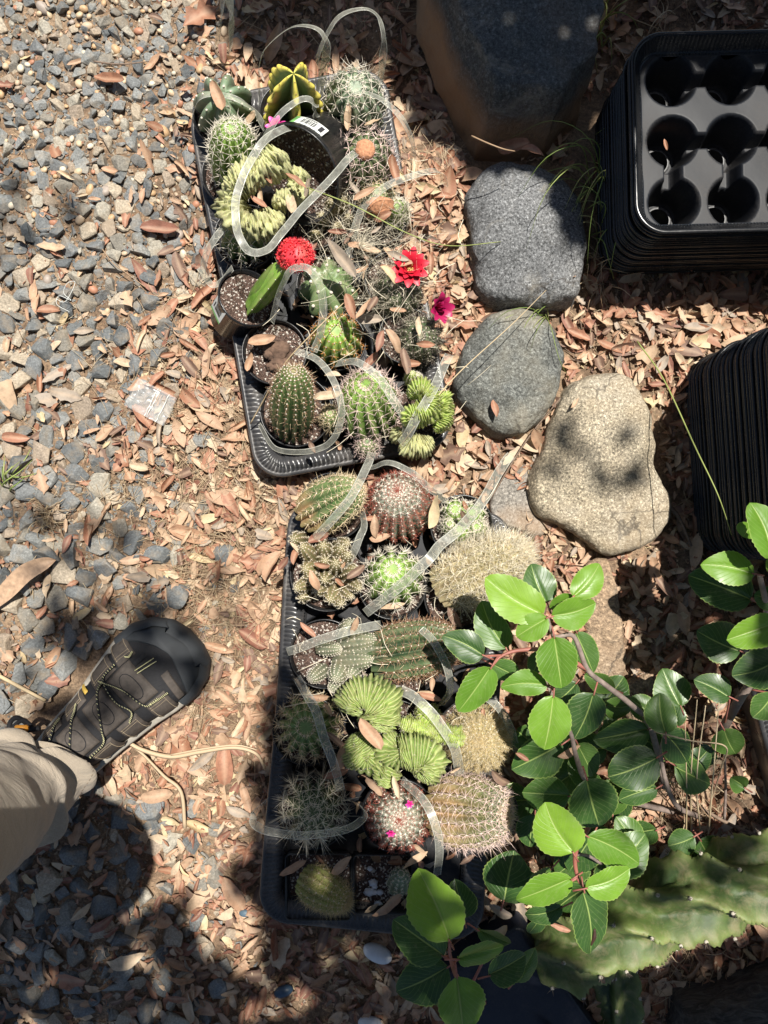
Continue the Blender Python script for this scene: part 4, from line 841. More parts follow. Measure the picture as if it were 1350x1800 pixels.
cactus(o, base_of(o), (692, 1025, .07), (690, 1000, .14), 55, G['bright'], ('white', 'pink'), ribs=12, depth=.32, trows=7, nr=7, nc=1, L=.012, rk=.00048)
o, P, hh, _ = make_pot('potted_cactus', 'cactus hidden by long golden white hair, lying toward the shrub', *P2[5], group=GP)
cactus(o, base_of(o), (775, 1035, .09), (925, 965, .135), 50, G['hair'], ('pale', 'gold', 'white'), ribs=16, depth=.2, trows=14, nr=7, nc=2, L=.015, n=4, hairs=[(2200, .018, 0, .0003), (900, .016, 2, .0003)], curve=.3)
o, P, hh, _ = make_pot('potted_cactus', 'pot spilling grey white-dotted jointed stems over the lower tray', *P2[6], group=GP)
sts = [((600, 1150, .09), (690, 1140, .115), 18), ((590, 1165, .09), (655, 1160, .12), 17), ((600, 1130, .09), (660, 1125, .115), 18), ((610, 1120, .09), (618, 1095, .12), 19), ((570, 1175, .09), (545, 1195, .12), 14), ((600, 1170, .09), (590, 1195, .125), 18), ((610, 1180, .09), (580, 1215, .11), 13), ((630, 1170, .09), (615, 1190, .12), 15), ((640, 1150, .09), (683, 1155, .12), 13), ((560, 1140, .085), (600, 1140, .105), 13)]
stem_clump(o, base_of(o), sts, m_cactus('grey_jointed_flesh', (.10, .11, .07), (.15, .17, .10), (.2, .2, .13), .4, .7), 'white', ribs=11, trows=10, tub=.12, nr=5, L=.0022, depth=.05, hr=.00035)
o, P, hh, _ = make_pot('potted_cactus', 'dark ribbed cactus lying sideways with brown spines, beside the shrub’s left leaves', *P2[7], group=GP)
cactus(o, base_of(o), (660, 1152, .09), (808, 1128, .13), 50, G['dark'], ('brown', 'tan'), ribs=15, depth=.34, trows=14, nr=6, nc=1, L=.011, n=5, rk=.0004, hairs=[(500, .010, 2, .0003)])
o, P, hh, _ = make_pot('potted_cactus', 'round green cactus with pale star spines at the lower tray’s left rim', *P2[8], group=GP)
cactus(o, base_of(o), (545, 1275, .07), (537, 1278, .14), 57, G['mid'], 'tan', ribs=13, depth=.3, trows=6, nr=7, nc=1, L=.013, rk=.00045)
o, P, hh, _ = make_pot('potted_cactus', 'lush green fan-shaped crested cactus in the middle of the lower tray', *P2[9], group=GP)
B = base_of(o); cm = MB()
crest(cm, [W(617, 1255, .13)-B, W(625, 1230, .15)-B, W(645, 1222, .155)-B, W(665, 1235, .155)-B, W(672, 1260, .15)-B, W(665, 1285, .14)-B], .026, .034, .0042, .22, wig=.1)
crest(cm, [W(620, 1290, .12)-B, W(628, 1312, .135)-B, W(642, 1330, .135)-B, W(655, 1325, .135)-B, W(660, 1305, .135)-B], .022, .03, .0042, .22, wig=.1)
crest(cm, [W(700, 1290, .13)-B, W(690, 1305, .14)-B, W(700, 1325, .15)-B, W(725, 1322, .155)-B, W(750, 1328, .155)-B, W(748, 1352, .15)-B, W(728, 1362, .14)-B], .023, .03, .0042, .22, wig=.1)
crest(cm, [W(690, 1330, .12)-B, W(680, 1350, .125)-B, W(668, 1380, .12)-B], .017, .03, .0042, .22)
crest(cm, [W(620, 1335, .1)-B, W(612, 1350, .1)-B], .012, .02, .0042, .2)
fo = cm.build('cactus', G['fan'], o); cm = MB()
crest(cm, [W(700, 1268, .12)-B, W(730, 1280, .13)-B, W(770, 1285, .135)-B, W(800, 1295, .135)-B, W(822, 1300, .13)-B], .0135, .02, .0042, .2); crest(cm, [W(735, 1235, .12)-B, W(750, 1255, .125)-B, W(778, 1270, .125)-B], .015, .022, .0045, .18)
so_ = cm.build('cactus', G['lime'], o); so_['label'] = 'brighter snaking crested stem'
for ob in (fo, so_):
    V = np.array([v.co[:] for v in ob.data.vertices]); hm = MB(); pick = rng.integers(0, len(V), 1200); spikes(hm, V[pick], rng.normal(0, 1, (1200, 3))+np.array([0, 0, .8]), .003, .00018); hm.build('spines', SP['white'], ob)
o, P, hh, _ = make_pot('potted_cactus', 'round golden woolly cactus under the shrub leaves in the lower tray', *P2[10], group=GP)
cactus(o, base_of(o), (838, 1292, .07), (842, 1305, .15), 60, G['hair'], ('gold', 'pale'), ribs=18, depth=.12, trows=12, nr=6, nc=0, L=.006, n=2.3, m=2, hairs=[(3800, .008, 0, .00028), (1400, .007, 2, .00028)])
o, P, hh, _ = make_pot('potted_cactus', 'dark cactus with long pale spines inside a clear plastic ring, in the lower tray', *P2[11], group=GP)
cactus(o, base_of(o), (552, 1415, .07), (550, 1428, .14), 56, G['dark'], 'pale', ribs=12, depth=.34, trows=7, nr=7, nc=2, L=.018, rk=.00042)
o, P, hh, _ = make_pot('potted_cactus', 'reddish brown spined cactus with white top and tiny magenta flowers, in the lower tray', *P2[12], group=GP)
oc, mt, pt, Rr, Ht = cactus(o, base_of(o), (700, 1430, .07), (702, 1442, .145), 55, G['pink'], ('rust', 'white'), ribs=19, depth=.16, trows=11, nr=8, nc=0, L=.007, tub=.12, spir=.5, rk=.00033, tip=.8, seg=4, hairs=[(1300, .006, 0, .0003)])
for a, b in ((720, 1412), (687, 1463)): flower(oc, tuple(W(a, b, .148)-base_of(o)), (0, 0, 1), .0062, M['pink_petal'], 12, 2, 1.6, False)
o, P, hh, _ = make_pot('potted_cactus', 'fat column cactus lying toward the shrub with a dark green ribbed tip and golden flanks', *P2[13], group=GP)
cactus(o, base_of(o), (770, 1420, .09), (895, 1432, .15), 62, m_cactus('golden_sided_flesh', (.4, .27, .13), (.05, .095, .03), (.1, .15, .05), .4, .6, corky=((.42, .28, .14), .55)), ('pink', 'tan'), ribs=17, depth=.3, trows=12, nr=8, nc=1, L=.012, n=4, rk=.0004, hairs=[(900, .01, 2, .00028)], curve=.2)
# square pots at the tray's foot
def square_pot(px, py, s, label, name='potted_cactus', cat='potted cactus', h=.06, soil=True):
    P = W(px, py, h); o = thing(name, label, cat, (P.x, P.y, .005), GP if cat == 'potted cactus' else None, R(-4)); a = S(s, h)/2; mb = MB(); P_, N_ = rrect(2*a, 2*a, .008, step=.003); prof = [(-.008, 0), (-.003, h-.018), (0, h-.015), (0, h-.005), (-.0015, h-.005), (-.004, h-.018), (-.01, .003)]
    mb.add(np.concatenate([np.c_[P_+N_*q[0], np.full(len(P_), q[1])] for q in prof]), grid(len(prof), len(P_), True)); mb.build('pot', M['plastic'], o)
    if soil:
        n = 16; xs = np.linspace(-a+.005, a-.005, n); X, Y = np.meshgrid(xs, xs); Z = np.array([h-.024+.004*noise.noise(Vector((x*60, y*60, px))) for x, y in zip(X.ravel(), Y.ravel())]); mb = MB(); mb.add(np.c_[X.ravel(), Y.ravel(), Z], grid(n, n))
        for _ in range(60): mb.add(tr(CH[rng.integers(10)][0], (rng.uniform(0, 6), 0, 0), rng.uniform(.001, .0022), (rng.uniform(-a, a)*.8, rng.uniform(-a, a)*.8, h-.022)), CH[0][1] if False else CH[0][1], 1) if False else None
        mb.build('soil', [M['pot_soil'], M['grit']], o)
    return o
o = square_pot(560, 1560, 118, 'fuzzy yellow-green cactus lying in a square pot at the foot of the lower tray')
o.rotation_euler = (0, 0, 0); cactus(o, base_of(o), (535, 1545, .075), (612, 1590, .11), 34, m_cactus('fuzzy_yellow_flesh', (.2, .22, .05), (.3, .34, .08), (.36, .38, .14), .5, .7), ('gold', 'pale'), ribs=14, depth=.18, trows=9, nr=5, nc=0, L=.008, n=3, hairs=[(1800, .009, 0, .00022)])
o = square_pot(672, 1555, 105, 'square black pot with white mineral crust and a tiny pale green cactus')
o.rotation_euler = (0, 0, 0); cactus(o, base_of(o), (698, 1562, .05), (705, 1535, .10), 20, G['grey'], 'pale', ribs=10, depth=.2, trows=7, nr=5, nc=0, L=.005, n=4)
mb = MB()
for k in range(7): mb.add(tr(ICO3[0]*(1+.4*np.array([noise.noise(Vector(v)*2.6+Vector((k, 0, 0))) for v in ICO3[0]]))[:, None]*np.array([1, .8, .4]), None, rng.uniform(.004, .009), W(655+rng.normal(0, 9), 1560+rng.normal(0, 16), .042)-base_of(o)), ICO3[1])
mb.build('mineral_crust', M['white_stone'], o)
# ------------------------------------------------------------------ stacks of nursery trays
def cell_field(L, Wd, cells, r, chan, st, depth=.058):
    """top face of a plug tray, long side along y: flat web, round tapering cups, open channels"""
    xs = np.arange(-Wd/2+.008, Wd/2-.0075, st); ys = np.arange(-L/2+.008, L/2-.0075, st); X, Y = np.meshgrid(xs, ys); Z = np.zeros(X.shape)
    for (ax0, ay0, bx, by, wd) in chan:
        d = np.array([bx-ax0, by-ay0]); l2 = d@d; t_ = np.clip(((X-ax0)*d[0]+(Y-ay0)*d[1])/l2, 0, 1); dd = np.hypot(X-ax0-t_*d[0], Y-ay0-t_*d[1])-wd/2
        Z = np.minimum(Z, -.028*sstep(-dd, -.001, .006))
    for cx_, cy_ in cells:
        q = np.hypot(X-cx_, Y-cy_); Z = np.minimum(Z, -depth*sstep(r-q, -.0015, .0095)); inner = q < r*.52
        Z = np.where(inner, np.minimum(Z, -depth-.03*sstep(r*.5-q, -.001, .003)), Z)
    Z += .0006*np.sin(X*60)*np.sin(Y*50+1); return X, Y, Z
def tray_stack(cx_, cy_, L, Wd, a, n, dz, z0, label, cells=True):
    P = W(cx_, cy_, 0); o = thing('tray_stack', label, 'stack of trays', (P.x, P.y, 0), 'stacks of empty black nursery trays', a)
    for k in range(n):
        z = z0+k*dz; mb = MB(); jit = (rng.normal(0, .0011), rng.normal(0, .0011)); last = k == n-1
        prof = [(-.002, -dz*1.05), (.0006, -dz*.5), (.0012, -.0016), (.0004, -.0004), (-.0025, 0), (-.004, -.001)]
        if last: prof += [(-.0055, -.004), (-.014, -.017), (-.0155, -.020), (-.018, -.021)]
        rim_band(mb, L, Wd, .038, [(p[0]+.0004*math.sin(k*2.3), p[1]) for p in prof], corr=(6, 7) if last else (), step=.0016 if last else .006, amp=.0012)
        mt = Matrix.Translation((jit[0], jit[1], z))
        t_ = mb.build('tray' if not last else 'top_tray', M['plastic_clean'], o, mtx=mt)
        if last and cells:
            bm_ = MB(); P_, N_ = rrect(L, Wd, .038, step=.0042); V, Fc = ICO1
            for p, q in zip(P_, N_): bm_.add(V*.001+np.array([*(p-q*.0158), z-.0195]), Fc)
            bm_.build('glint_beads', M['plastic_clean'], t_)  # spheres standing in for rim highlights, as on the shuttle trays
            # cells laid out across the short side (x) and along the tray (y)
            ys_ = [-L/2+.056+.0745*i for i in range(6)]; xs_ = [-.076, 0.001, .078]; cc = [(x, y) for x in xs_ for y in ys_]; chan = []
            for x in (xs_[0], xs_[1]):
                chan += [(x, ys_[i], x, ys_[i+1], .018) for i in range(5)]
            chan += [(xs_[1], ys_[i], xs_[2], ys_[i], .022) for i in range(0, 6)]
            X, Y, Z = cell_field(L, Wd, cc, .0315, chan, .0018); keep = rr_sdf(X, Y, L, Wd, .038) < -.0155; idx = -np.ones(X.shape, int); idx[keep] = np.arange(keep.sum())
            q = keep[:-1, :-1] & keep[1:, :-1] & keep[:-1, 1:] & keep[1:, 1:]; I, J = np.where(q); f = np.stack([idx[I, J], idx[I, J+1], idx[I+1, J+1], idx[I+1, J]], 1).tolist()
            mb = MB(); mb.add(np.stack([X[keep], Y[keep], Z[keep]-.021+z], 1), f); mb.build('cell_plate', M['plastic_web'], t_)
            mb = MB()
            for x, y in cc:
                b2 = MB(); lathe(b2, [(.0158, 0), (.0175, .001), (.0175, .002), (.0150, .0012)], 24); b3 = MB(); b3.add(np.concatenate(b2.v)+np.array([x, y, z-.079]), b2.f); b3.build('cell_ring', M['ring'], t_)
    mb = MB(); P_, N_ = rrect(L-.03, Wd-.03, .03, step=.01); k = len(P_); mb.add(np.concatenate([np.c_[P_, np.full(k, .001)], np.c_[P_, np.full(k, z0+(n-1)*dz-(.125 if cells else .01))]]), grid(2, k, True)+[tuple(range(k, 2*k))]); mb.build('nested_cups', M['plastic'], o)
    return o
M['ring'] = simple('scuffed_grey_plastic', (.09, .09, .09), .45, .3, 200)
# local +x of the tray points down the photo (the short side), local y points right
def place_stack(L, Wd, left, bottom, rot_, n, dz, z0, label, cells, ztop):
    """left/bottom: photo px of the rim's left and lower edges at height ztop"""
    k = (H-ztop)/F; x = (left-675)*k+L/2; y = (900-bottom)*k+Wd/2
    o = tray_stack(0, 0, L, Wd, R(90+rot_)-math.pi, n, dz, z0, label, cells); o.location = (x, y, 0); return o
place_stack(.53, .246, 1114, 400, 1.5, 26, .0062, .02, 'tall stack of empty black plug trays with round cells, in the top right corner', True, .175)
o = place_stack(.53, .285, 1210, 954, 4., 46, .0068, .01, 'stack of black trays showing its ribbed side at the right edge of the photo', False, .0)
# lone tray at the right edge under the shrub
T3 = dict(c=W(1530, 1370, .05), L=.50, Wd=.26, a=R(14)); o = shuttle_tray(T3, [(0, 0, .04), (0, .1, .04), (0, -.1, .04), (.09, 0, .04), (-.085, .05, .04)], 'edge of a black tray at the right edge of the photo, behind the shrub'); o['group'] = 'loose black trays'
# upturned tray at the bottom
def upturned(label):
    P = W(915, 1792, .05); o = thing('upturned_tray', label, 'tray', (P.x, P.y, 0), None, R(35.7))
    L, Wd = .22, .155; P_, N_ = rrect(L, Wd, .012, step=.004); k = len(P_); prof = [(.006, .0), (.004, .004), (0, .048), (-.0025, .0505), (-.006, .051)]
    mb = MB(); mb.add(np.concatenate([np.c_[P_+N_*q[0], np.full(k, q[1])] for q in prof]), grid(len(prof), k, True)+[tuple(range((len(prof)-1)*k, len(prof)*k))]); mb.build('tray_bottom', M['plastic_blue'], o)
    return o
u = upturned('smooth dark blue-black tray lying bottom up at the lower edge of the photo')
# ------------------------------------------------------------------ thick columnar cactus lying across the lower right
M['dull_wool'] = simple('dull_areole_wool', (.42, .38, .31), .95, .3)
def big_cactus(pts, Rr, ribs, label, twist=1.1, seg=14, rows=150, wav=.5, off=0., wper=9):
    P = smooth_path([W(*p) for p in pts], 24); m = len(P); T = unit(np.gradient(P, axis=0)); U = unit(np.array([0, 0, 1.])-T*T[:, 2:3]); S_ = np.cross(T, U)
    s = np.concatenate([[0], np.cumsum(np.linalg.norm(np.diff(P, axis=0), axis=1))]); na = ribs*seg; th = np.linspace(0, 2*math.pi, na, endpoint=False)
    endk = np.clip(np.minimum(s+.02, s[-1]-s+.015)/(Rr*1.1), .05, 1)**.5; TH = th[None]; SS = s[:, None]
    wob = wav*np.sin(SS*2*math.pi*wper)*.16; ph = ribs*(TH-off-twist*SS)/2+wob*3
    c = (1-np.abs(np.sin(ph))**.95); rel = np.array([[noise.noise(Vector((math.cos(a)*3.+x*10, math.sin(a)*3, x*26))) for a in th] for x in s])
    rid = np.array([[abs(noise.noise(Vector((a*2.2, x*75, 7.))))+.5*abs(noise.noise(Vector((a*5., x*190, 3.)))) for a in th] for x in s])
    r = Rr*endk[:, None]*(1-.46*(1-c))*(1+.10*rel)*(1+.06*c*np.sin(SS*2*math.pi*29+2*np.round(ph/math.pi)))-.004*rid*(1-.5*c)
    V = P[:, None]+r[..., None]*(U[:, None]*np.cos(TH)[..., None]+S_[:, None]*np.sin(TH)[..., None]); root = Vector(P[0]); root.z = 0
    o = thing('columnar_cactus', label, 'cactus', root); V = V-np.array(root)
    mb = MB(); mb.add(V.reshape(-1, 3), grid(m, na, True)+[tuple(range(na))[::-1], tuple((m-1)*na+i for i in range(na))], 0, np.repeat(np.clip(.5+.5*rel, .01, 1).reshape(-1), 1), np.clip(c, .01, 1).reshape(-1))
    sm = mb; step = .034; Ax = []; An = []
    for k in range(ribs):
        x = step*.4+(k % 2)*step*.5
        while x < s[-1]-.01:
            i = int(np.searchsorted(s, x)); want = off+twist*s[i]+2*math.pi*k/ribs-(wav*math.sin(s[i]*2*math.pi*wper)*.16*3)*2/ribs; j = int(round((want % (2*math.pi))/(2*math.pi)*na)) % na
            Ax.append(V[i, j]); An.append(unit(V[i, j]+np.array(root)-P[i])); x += step*rng.uniform(.85, 1.15)
    Ax = np.array(Ax); An = np.array(An)
    for p, q in zip(Ax, An): V1, F1 = ICO2; sm.add(V1*np.array([.0027, .0027, .0019])*(1+.3*np.array([noise.noise(Vector(v*2)+Vector(p)*50) for v in V1]))[:, None]+p, F1, 1)
    for k in range(6): spikes(sm, Ax, An+rng.normal(0, .55, An.shape), rng.uniform(.005, .012, len(Ax)), .0005, None, 2)
    mb.build('stem', [G['big'], M['dull_wool'], SP['dark']], o); return o
big_cactus([(945, 1690, .05), (1040, 1650, .07), (1160, 1595, .09), (1270, 1560, .11), (1400, 1530, .13), (1520, 1500, .14)], .060, 5, 'thick yellow-green ribbed column cactus lying across the lower right corner', off=.25, twist=13, wav=.5)
big_cactus([(1078, 1680, .03), (1085, 1740, .03), (1095, 1800, .025), (1110, 1880, .02)], .036, 5, 'shorter dusty green ribbed cactus stem running off the bottom edge', off=.3)
# ------------------------------------------------------------------ clear plastic bands
def band(pts, wd=.0095, fl=(0, 0), label=None, dense=False):
    """flexible clear strip; fl = lean of the band's width from flat towards upright, radians, start to end"""
    P = smooth_path([W(*p) for p in pts], 9); m = len(P); so_r = rng.uniform(0, 99); P = P+np.array([[noise.noise(Vector((i*.13, so_r, q*7.))) for q in range(3)] for i in range(m)])*.0018; T = unit(np.gradient(P, axis=0)); Hn = unit(np.cross(T, [0, 0, 1.])); Hn = np.where(np.linalg.norm(Hn, axis=1, keepdims=True) < .5, [[1, 0, 0]], Hn); Vn = np.cross(Hn, T)
    a = np.linspace(fl[0], fl[1], m)[:, None]; D = Hn*np.cos(a)+Vn*np.sin(a); Nn = np.cross(T, D); th = .00028; c = P.mean(0); c[2] = 0
    rows = [P+D*wd*1.02/2*u+Nn*(th*s_+.0001*(1-u*u)) for u, s_ in ((-1, 1), (-.86, 1), (.86, 1), (1, 1), (1, -1), (.86, -1), (-.86, -1), (-1, -1))]
    V = np.stack(rows, 1)-c; mb = MB(); mb.add(V.reshape(-1, 3), grid(m, 8, True)+[tuple(range(8))[::-1], tuple((m-1)*8+i for i in range(8))])
    mb.m = [(0 if (k % 8) in (1, 5) and k < (m-1)*8 else 1) for k in range(len(mb.f))]
    o = mb.build('plastic_band', [M['edge_glint' if dense else 'clear'], M['edge_glint']]); o.location = c  # edges and dense strips are more opaque, painting in caught light
    return tag(o, label, 'plastic strip', 'clear plastic strips looping over the cactus trays')
band([(381, 78, .10), (388, 30, .17), (396, -30, .22)], .0105, (.0, .1), 'left one of two clear strips rising off the top edge of the photo')
band([(407, 82, .10), (406, 30, .17), (400, -30, .22)], .0125, (0, .0), 'brighter, right one of two clear strips rising off the top edge of the photo', True)
band([(455, 180, .10), (458, 110, .16), (488, 62, .2), (532, 45, .22), (566, 58, .22), (573, 95, .19), (560, 165, .12)], .0095, (.9, .5), 'clear loop above the yellow-edged cactus')
band([(552, 165, .10), (560, 95, .18), (590, 38, .22), (632, 14, .23), (664, 30, .22), (675, 75, .2), (668, 145, .12)], .0095, (.2, 1.1), 'clear loop highest above the white-spined grey cactus')
band([(336, 205, .10), (352, 172, .14), (385, 166, .15), (425, 178, .15), (455, 205, .12), (470, 236, .10)], .0095, (.3, .6), 'clear strip arching over the flat dark green cactus')
band([(452, 290, .12), (466, 238, .17), (495, 200, .19), (530, 174, .19), (552, 182, .18), (558, 212, .14)], .0095, (.2, .4), 'clear strip crossing the pink flower')
band([(520, 222, .17), (495, 228, .19), (462, 250, .2), (432, 300, .2), (415, 350, .2), (416, 400, .2), (432, 436, .2), (455, 444, .2), (478, 432, .19), (508, 392, .19), (546, 352, .19), (590, 305, .19), (625, 268, .18)], .0095, (.1, .1), 'longest clear strip, coiled over the spilled crested cactus')
band([(604, 172, .17), (640, 162, .19), (678, 180, .19), (706, 210, .18), (724, 246, .15), (731, 282, .10)], .0095, (.9, .1), 'clear strip arching right of the grey cactus toward the dark boulder')
band([(605, 470, .10), (620, 418, .13), (640, 362, .16), (670, 335, .17), (712, 313, .18), (755, 300, .17), (776, 304, .15), (780, 326, .11)], .0105, (.1, .7), 'bright glinting clear strip above the small green pair')
band([(356, 500, .08), (360, 455, .12), (378, 420, .14), (405, 392, .14), (425, 370, .12)], .010, (.2, .1), 'clear strip crossing the tray’s left rim below the tall green cactus')
band([(350, 470, .09), (372, 500, .08), (392, 492, .09), (408, 470, .11)], .0085, (.4, .2), 'short clear strip lying above the small pot with barcode')
band([(478, 566, .10), (490, 520, .15), (506, 482, .19), (532, 468, .2), (555, 486, .2), (568, 530, .17), (564, 580, .14), (552, 618, .12)], .0095, (.3, .2), 'clear loop under the red head of the grafted cactus')
band([(518, 617, .13), (552, 630, .15), (582, 662, .16), (598, 704, .16), (598, 745, .14), (580, 778, .12), (540, 794, .11), (485, 788, .11), (455, 745, .10)], .009, (.2, .9), 'clear ring round the upright column cactus')
band([(592, 640, .15), (626, 636, .18), (662, 662, .19), (694, 706, .18), (714, 745, .15), (708, 778, .12)], .0105, (.5, .1), 'clear strip over the big pinkish-spined cactus')
band([(704, 780, .14), (728, 744, .17), (760, 686, .17), (790, 622, .12)], .0115, (.1, .2), 'wide clear strip across the lime crested cactus')
band([(552, 948, .12), (592, 905, .16), (625, 862, .17), (646, 815, .15), (655, 795, .12)], .0105, (.1, .3), 'clear strip lying over the leaning corky-based cactus')
band([(648, 822, .14), (682, 814, .17), (722, 830, .17), (756, 858, .14), (782, 880, .10)], .009, (.9, .3), 'clear arch above the round red-spined cactus')
band([(642, 1078, .12), (706, 1028, .17), (752, 984, .18), (775, 958, .17), (812, 925, .16), (852, 875, .13), (880, 825, .09), (898, 800, .06)], .0125, (.1, .2), 'broad dusty clear strip running from the lower tray up to the flat grey stone')
band([(606, 1000, .11), (628, 955, .14), (640, 925, .14), (636, 900, .12)], .010, (.1, .8), 'short clear strip beside the knobbly finger stems')
band([(505, 1146, .10), (560, 1126, .14), (615, 1108, .15), (670, 1098, .12)], .011, (.1, .1), 'clear strip across the pot of spilled jointed stems')
band([(740, 1106, .15), (768, 1136, .18), (788, 1180, .18), (790, 1215, .15), (776, 1240, .11)], .0095, (.3, .4), 'clear strip curving off the sideways dark cactus')
band([(522, 1192, .12), (548, 1238, .16), (567, 1290, .17), (587, 1345, .15), (600, 1390, .11)], .011, (.1, .2), 'straight clear strip over the pale-star-spined cactus at the left rim')
band([(470, 1405, .10), (448, 1430, .13), (452, 1452, .15), (490, 1466, .17), (550, 1468, .17), (608, 1457, .16), (640, 1436, .14), (632, 1415, .11)], .0105, (.95, .95), 'clear ring standing round the long-spined dark cactus')
band([(708, 1372, .12), (742, 1405, .16), (766, 1452, .17), (773, 1495, .15), (769, 1540, .10)], .0105, (.1, .2), 'clear strip hanging down beside the magenta-flowered cactus')
band([(670, 1210, .12), (720, 1220, .15), (766, 1262, .16), (798, 1315, .15), (808, 1365, .11)], .0125, (.2, .1), 'yellowed clear strip over the snaking crested stem')
band([(850, 1222, .13), (880, 1248, .14), (898, 1282, .12), (908, 1320, .08)], .0095, (.1, .1), 'clear strip emerging from under the shrub leaves')
# ------------------------------------------------------------------ shrub
def green_leaf(bx, by, tx, ty, wpx_, z=.24, dark=False, roll=0, name='leaf', spot=False, droop=.12):
    B = W(bx, by, z-.005); T_ = W(tx, ty, z-(.012 if not dark else .02)); d = T_-B; L = d.length; wd = wpx_*1.08*(H-z)/F
    nx, ny = 25, 13; u = np.linspace(0, 1, nx); v = np.linspace(-1, 1, ny); U, Vv = np.meshgrid(u, v, indexing='ij')
    sh = np.sin(math.pi*np.clip(u, 0, 1)**.80)**.62; sh[0] = .02; sh[-1] = .0
    sh = sh*(1+.06*np.sin(u*5+rng.uniform(0, 6)))
    asy = 1+rng.uniform(-.08, .08)*Vv; teeth = 1+np.where(np.abs(Vv) > .95, .03*np.where((np.arange(nx) % 2)[:, None] == 1, 1, -.6), 0); teeth[0] = teeth[-1] = 1
    y = Vv*(wd/2)*sh[:, None]*asy*teeth; fold = rng.uniform(.08, .35); ph = rng.uniform(0, 6)
    z_ = np.abs(y)*fold-droop*L*(U-.35)**2*rng.uniform(.3, 1.8)+.014*L*np.sin(U*13+ph+Vv)*np.abs(Vv)**2-np.abs(y)**2/wd*rng.uniform(.0, .6)
    z_ -= .003*np.exp(-(np.abs(Vv)/.07)**2)*(1-U)
    z_ += -.0004*np.sin((U*9-np.abs(Vv)**.8*4.2)*2*math.pi)*np.abs(Vv)*.7*sh[:, None]
    bend = .07*L*np.sin(U*math.pi)*rng.uniform(-1, 1); V = np.stack([U*L, y+bend, z_], -1).reshape(-1, 3)
    ex = np.array(d.normalized()); ez = unit(np.array([math.sin(roll)*-ex[1]+rng.normal(0, .12), math.sin(roll)*ex[0]+rng.normal(0, .12), 1.])); ey = unit(np.cross(ez, ex)); ez = np.cross(ex, ey)
    Rm = np.stack([ex, ey, ez], 1); mb = MB(); mb.add(V@Rm.T, grid(nx, ny), 0, np.clip(U, .001, 1).reshape(-1), Vv.reshape(-1)+1e-4)
    return mb, B
CB = lambda x, y: (700+x/2.077, 950+y/2.077)
def shrub(name, label, cat, leaves, stems, group=None):
    root = W(*stems[0][0][0][:2], 0); o = thing(name, label, cat, (root.x, root.y, 0), group); tb = MB(); pm_ = MB()
    for pts, r, kind in stems: tube(tb, [W(*p)-root for p in pts], [x for x in r], 8, kind)
    for lf in leaves:
        bx, by = CB(lf[0], lf[1]); tx, ty = CB(lf[2], lf[3]); z = lf[5]; mb, B = green_leaf(bx, by, tx, ty, lf[4]*1.0/2.077, z, len(lf) > 6 and lf[6] == 'd', rng.uniform(-.35, .35))
        l_ = mb.build('leaf', M['green_sunlit' if z >= .235 and not (len(lf) > 6 and lf[6] == 'spot') and rng.uniform() < .93 else 'green'], o); l_.location = B-root
        if len(lf) > 6 and lf[6] == 'spot':
            l_['label'] = 'leaf with a dark brown scar near its tip'
            L_ = [np.array(l_.data.vertices[i*13+j].co) for i, j in ((15, 7), (18, 7), (21, 6))]; sb = MB(); tube(sb, [p+np.array([0, 0, .0002]) for p in L_], [.0010, .0026, .0009], 8, 0, True, 5); sb.build('brown_scar', M['scar'], l_)
        if len(lf) > 7: tube(tb, [W(*CB(*lf[7][:2]), lf[7][2])-root, (W(*CB(lf[0], lf[1]), z)-root)], [.0013, .0009], 5, 1, True, 3)
        elif True:
            d = (W(tx, ty, z)-W(bx, by, z)).normalized(); tube(tb, [B-root-d*.014+Vector((0, 0, -.006)), B-root+d*.002], [.0012, .0009], 5, 1, True, 3)
    tb.build('branch', [M['branch'], M['petiole']], o); return o
M['scar'] = simple('brown_scar', (.05, .02, .012), .6, .4)
def st(pts, r, kind=0): return ([(*CB(p[0], p[1]), p[2]) for p in pts], r, kind)
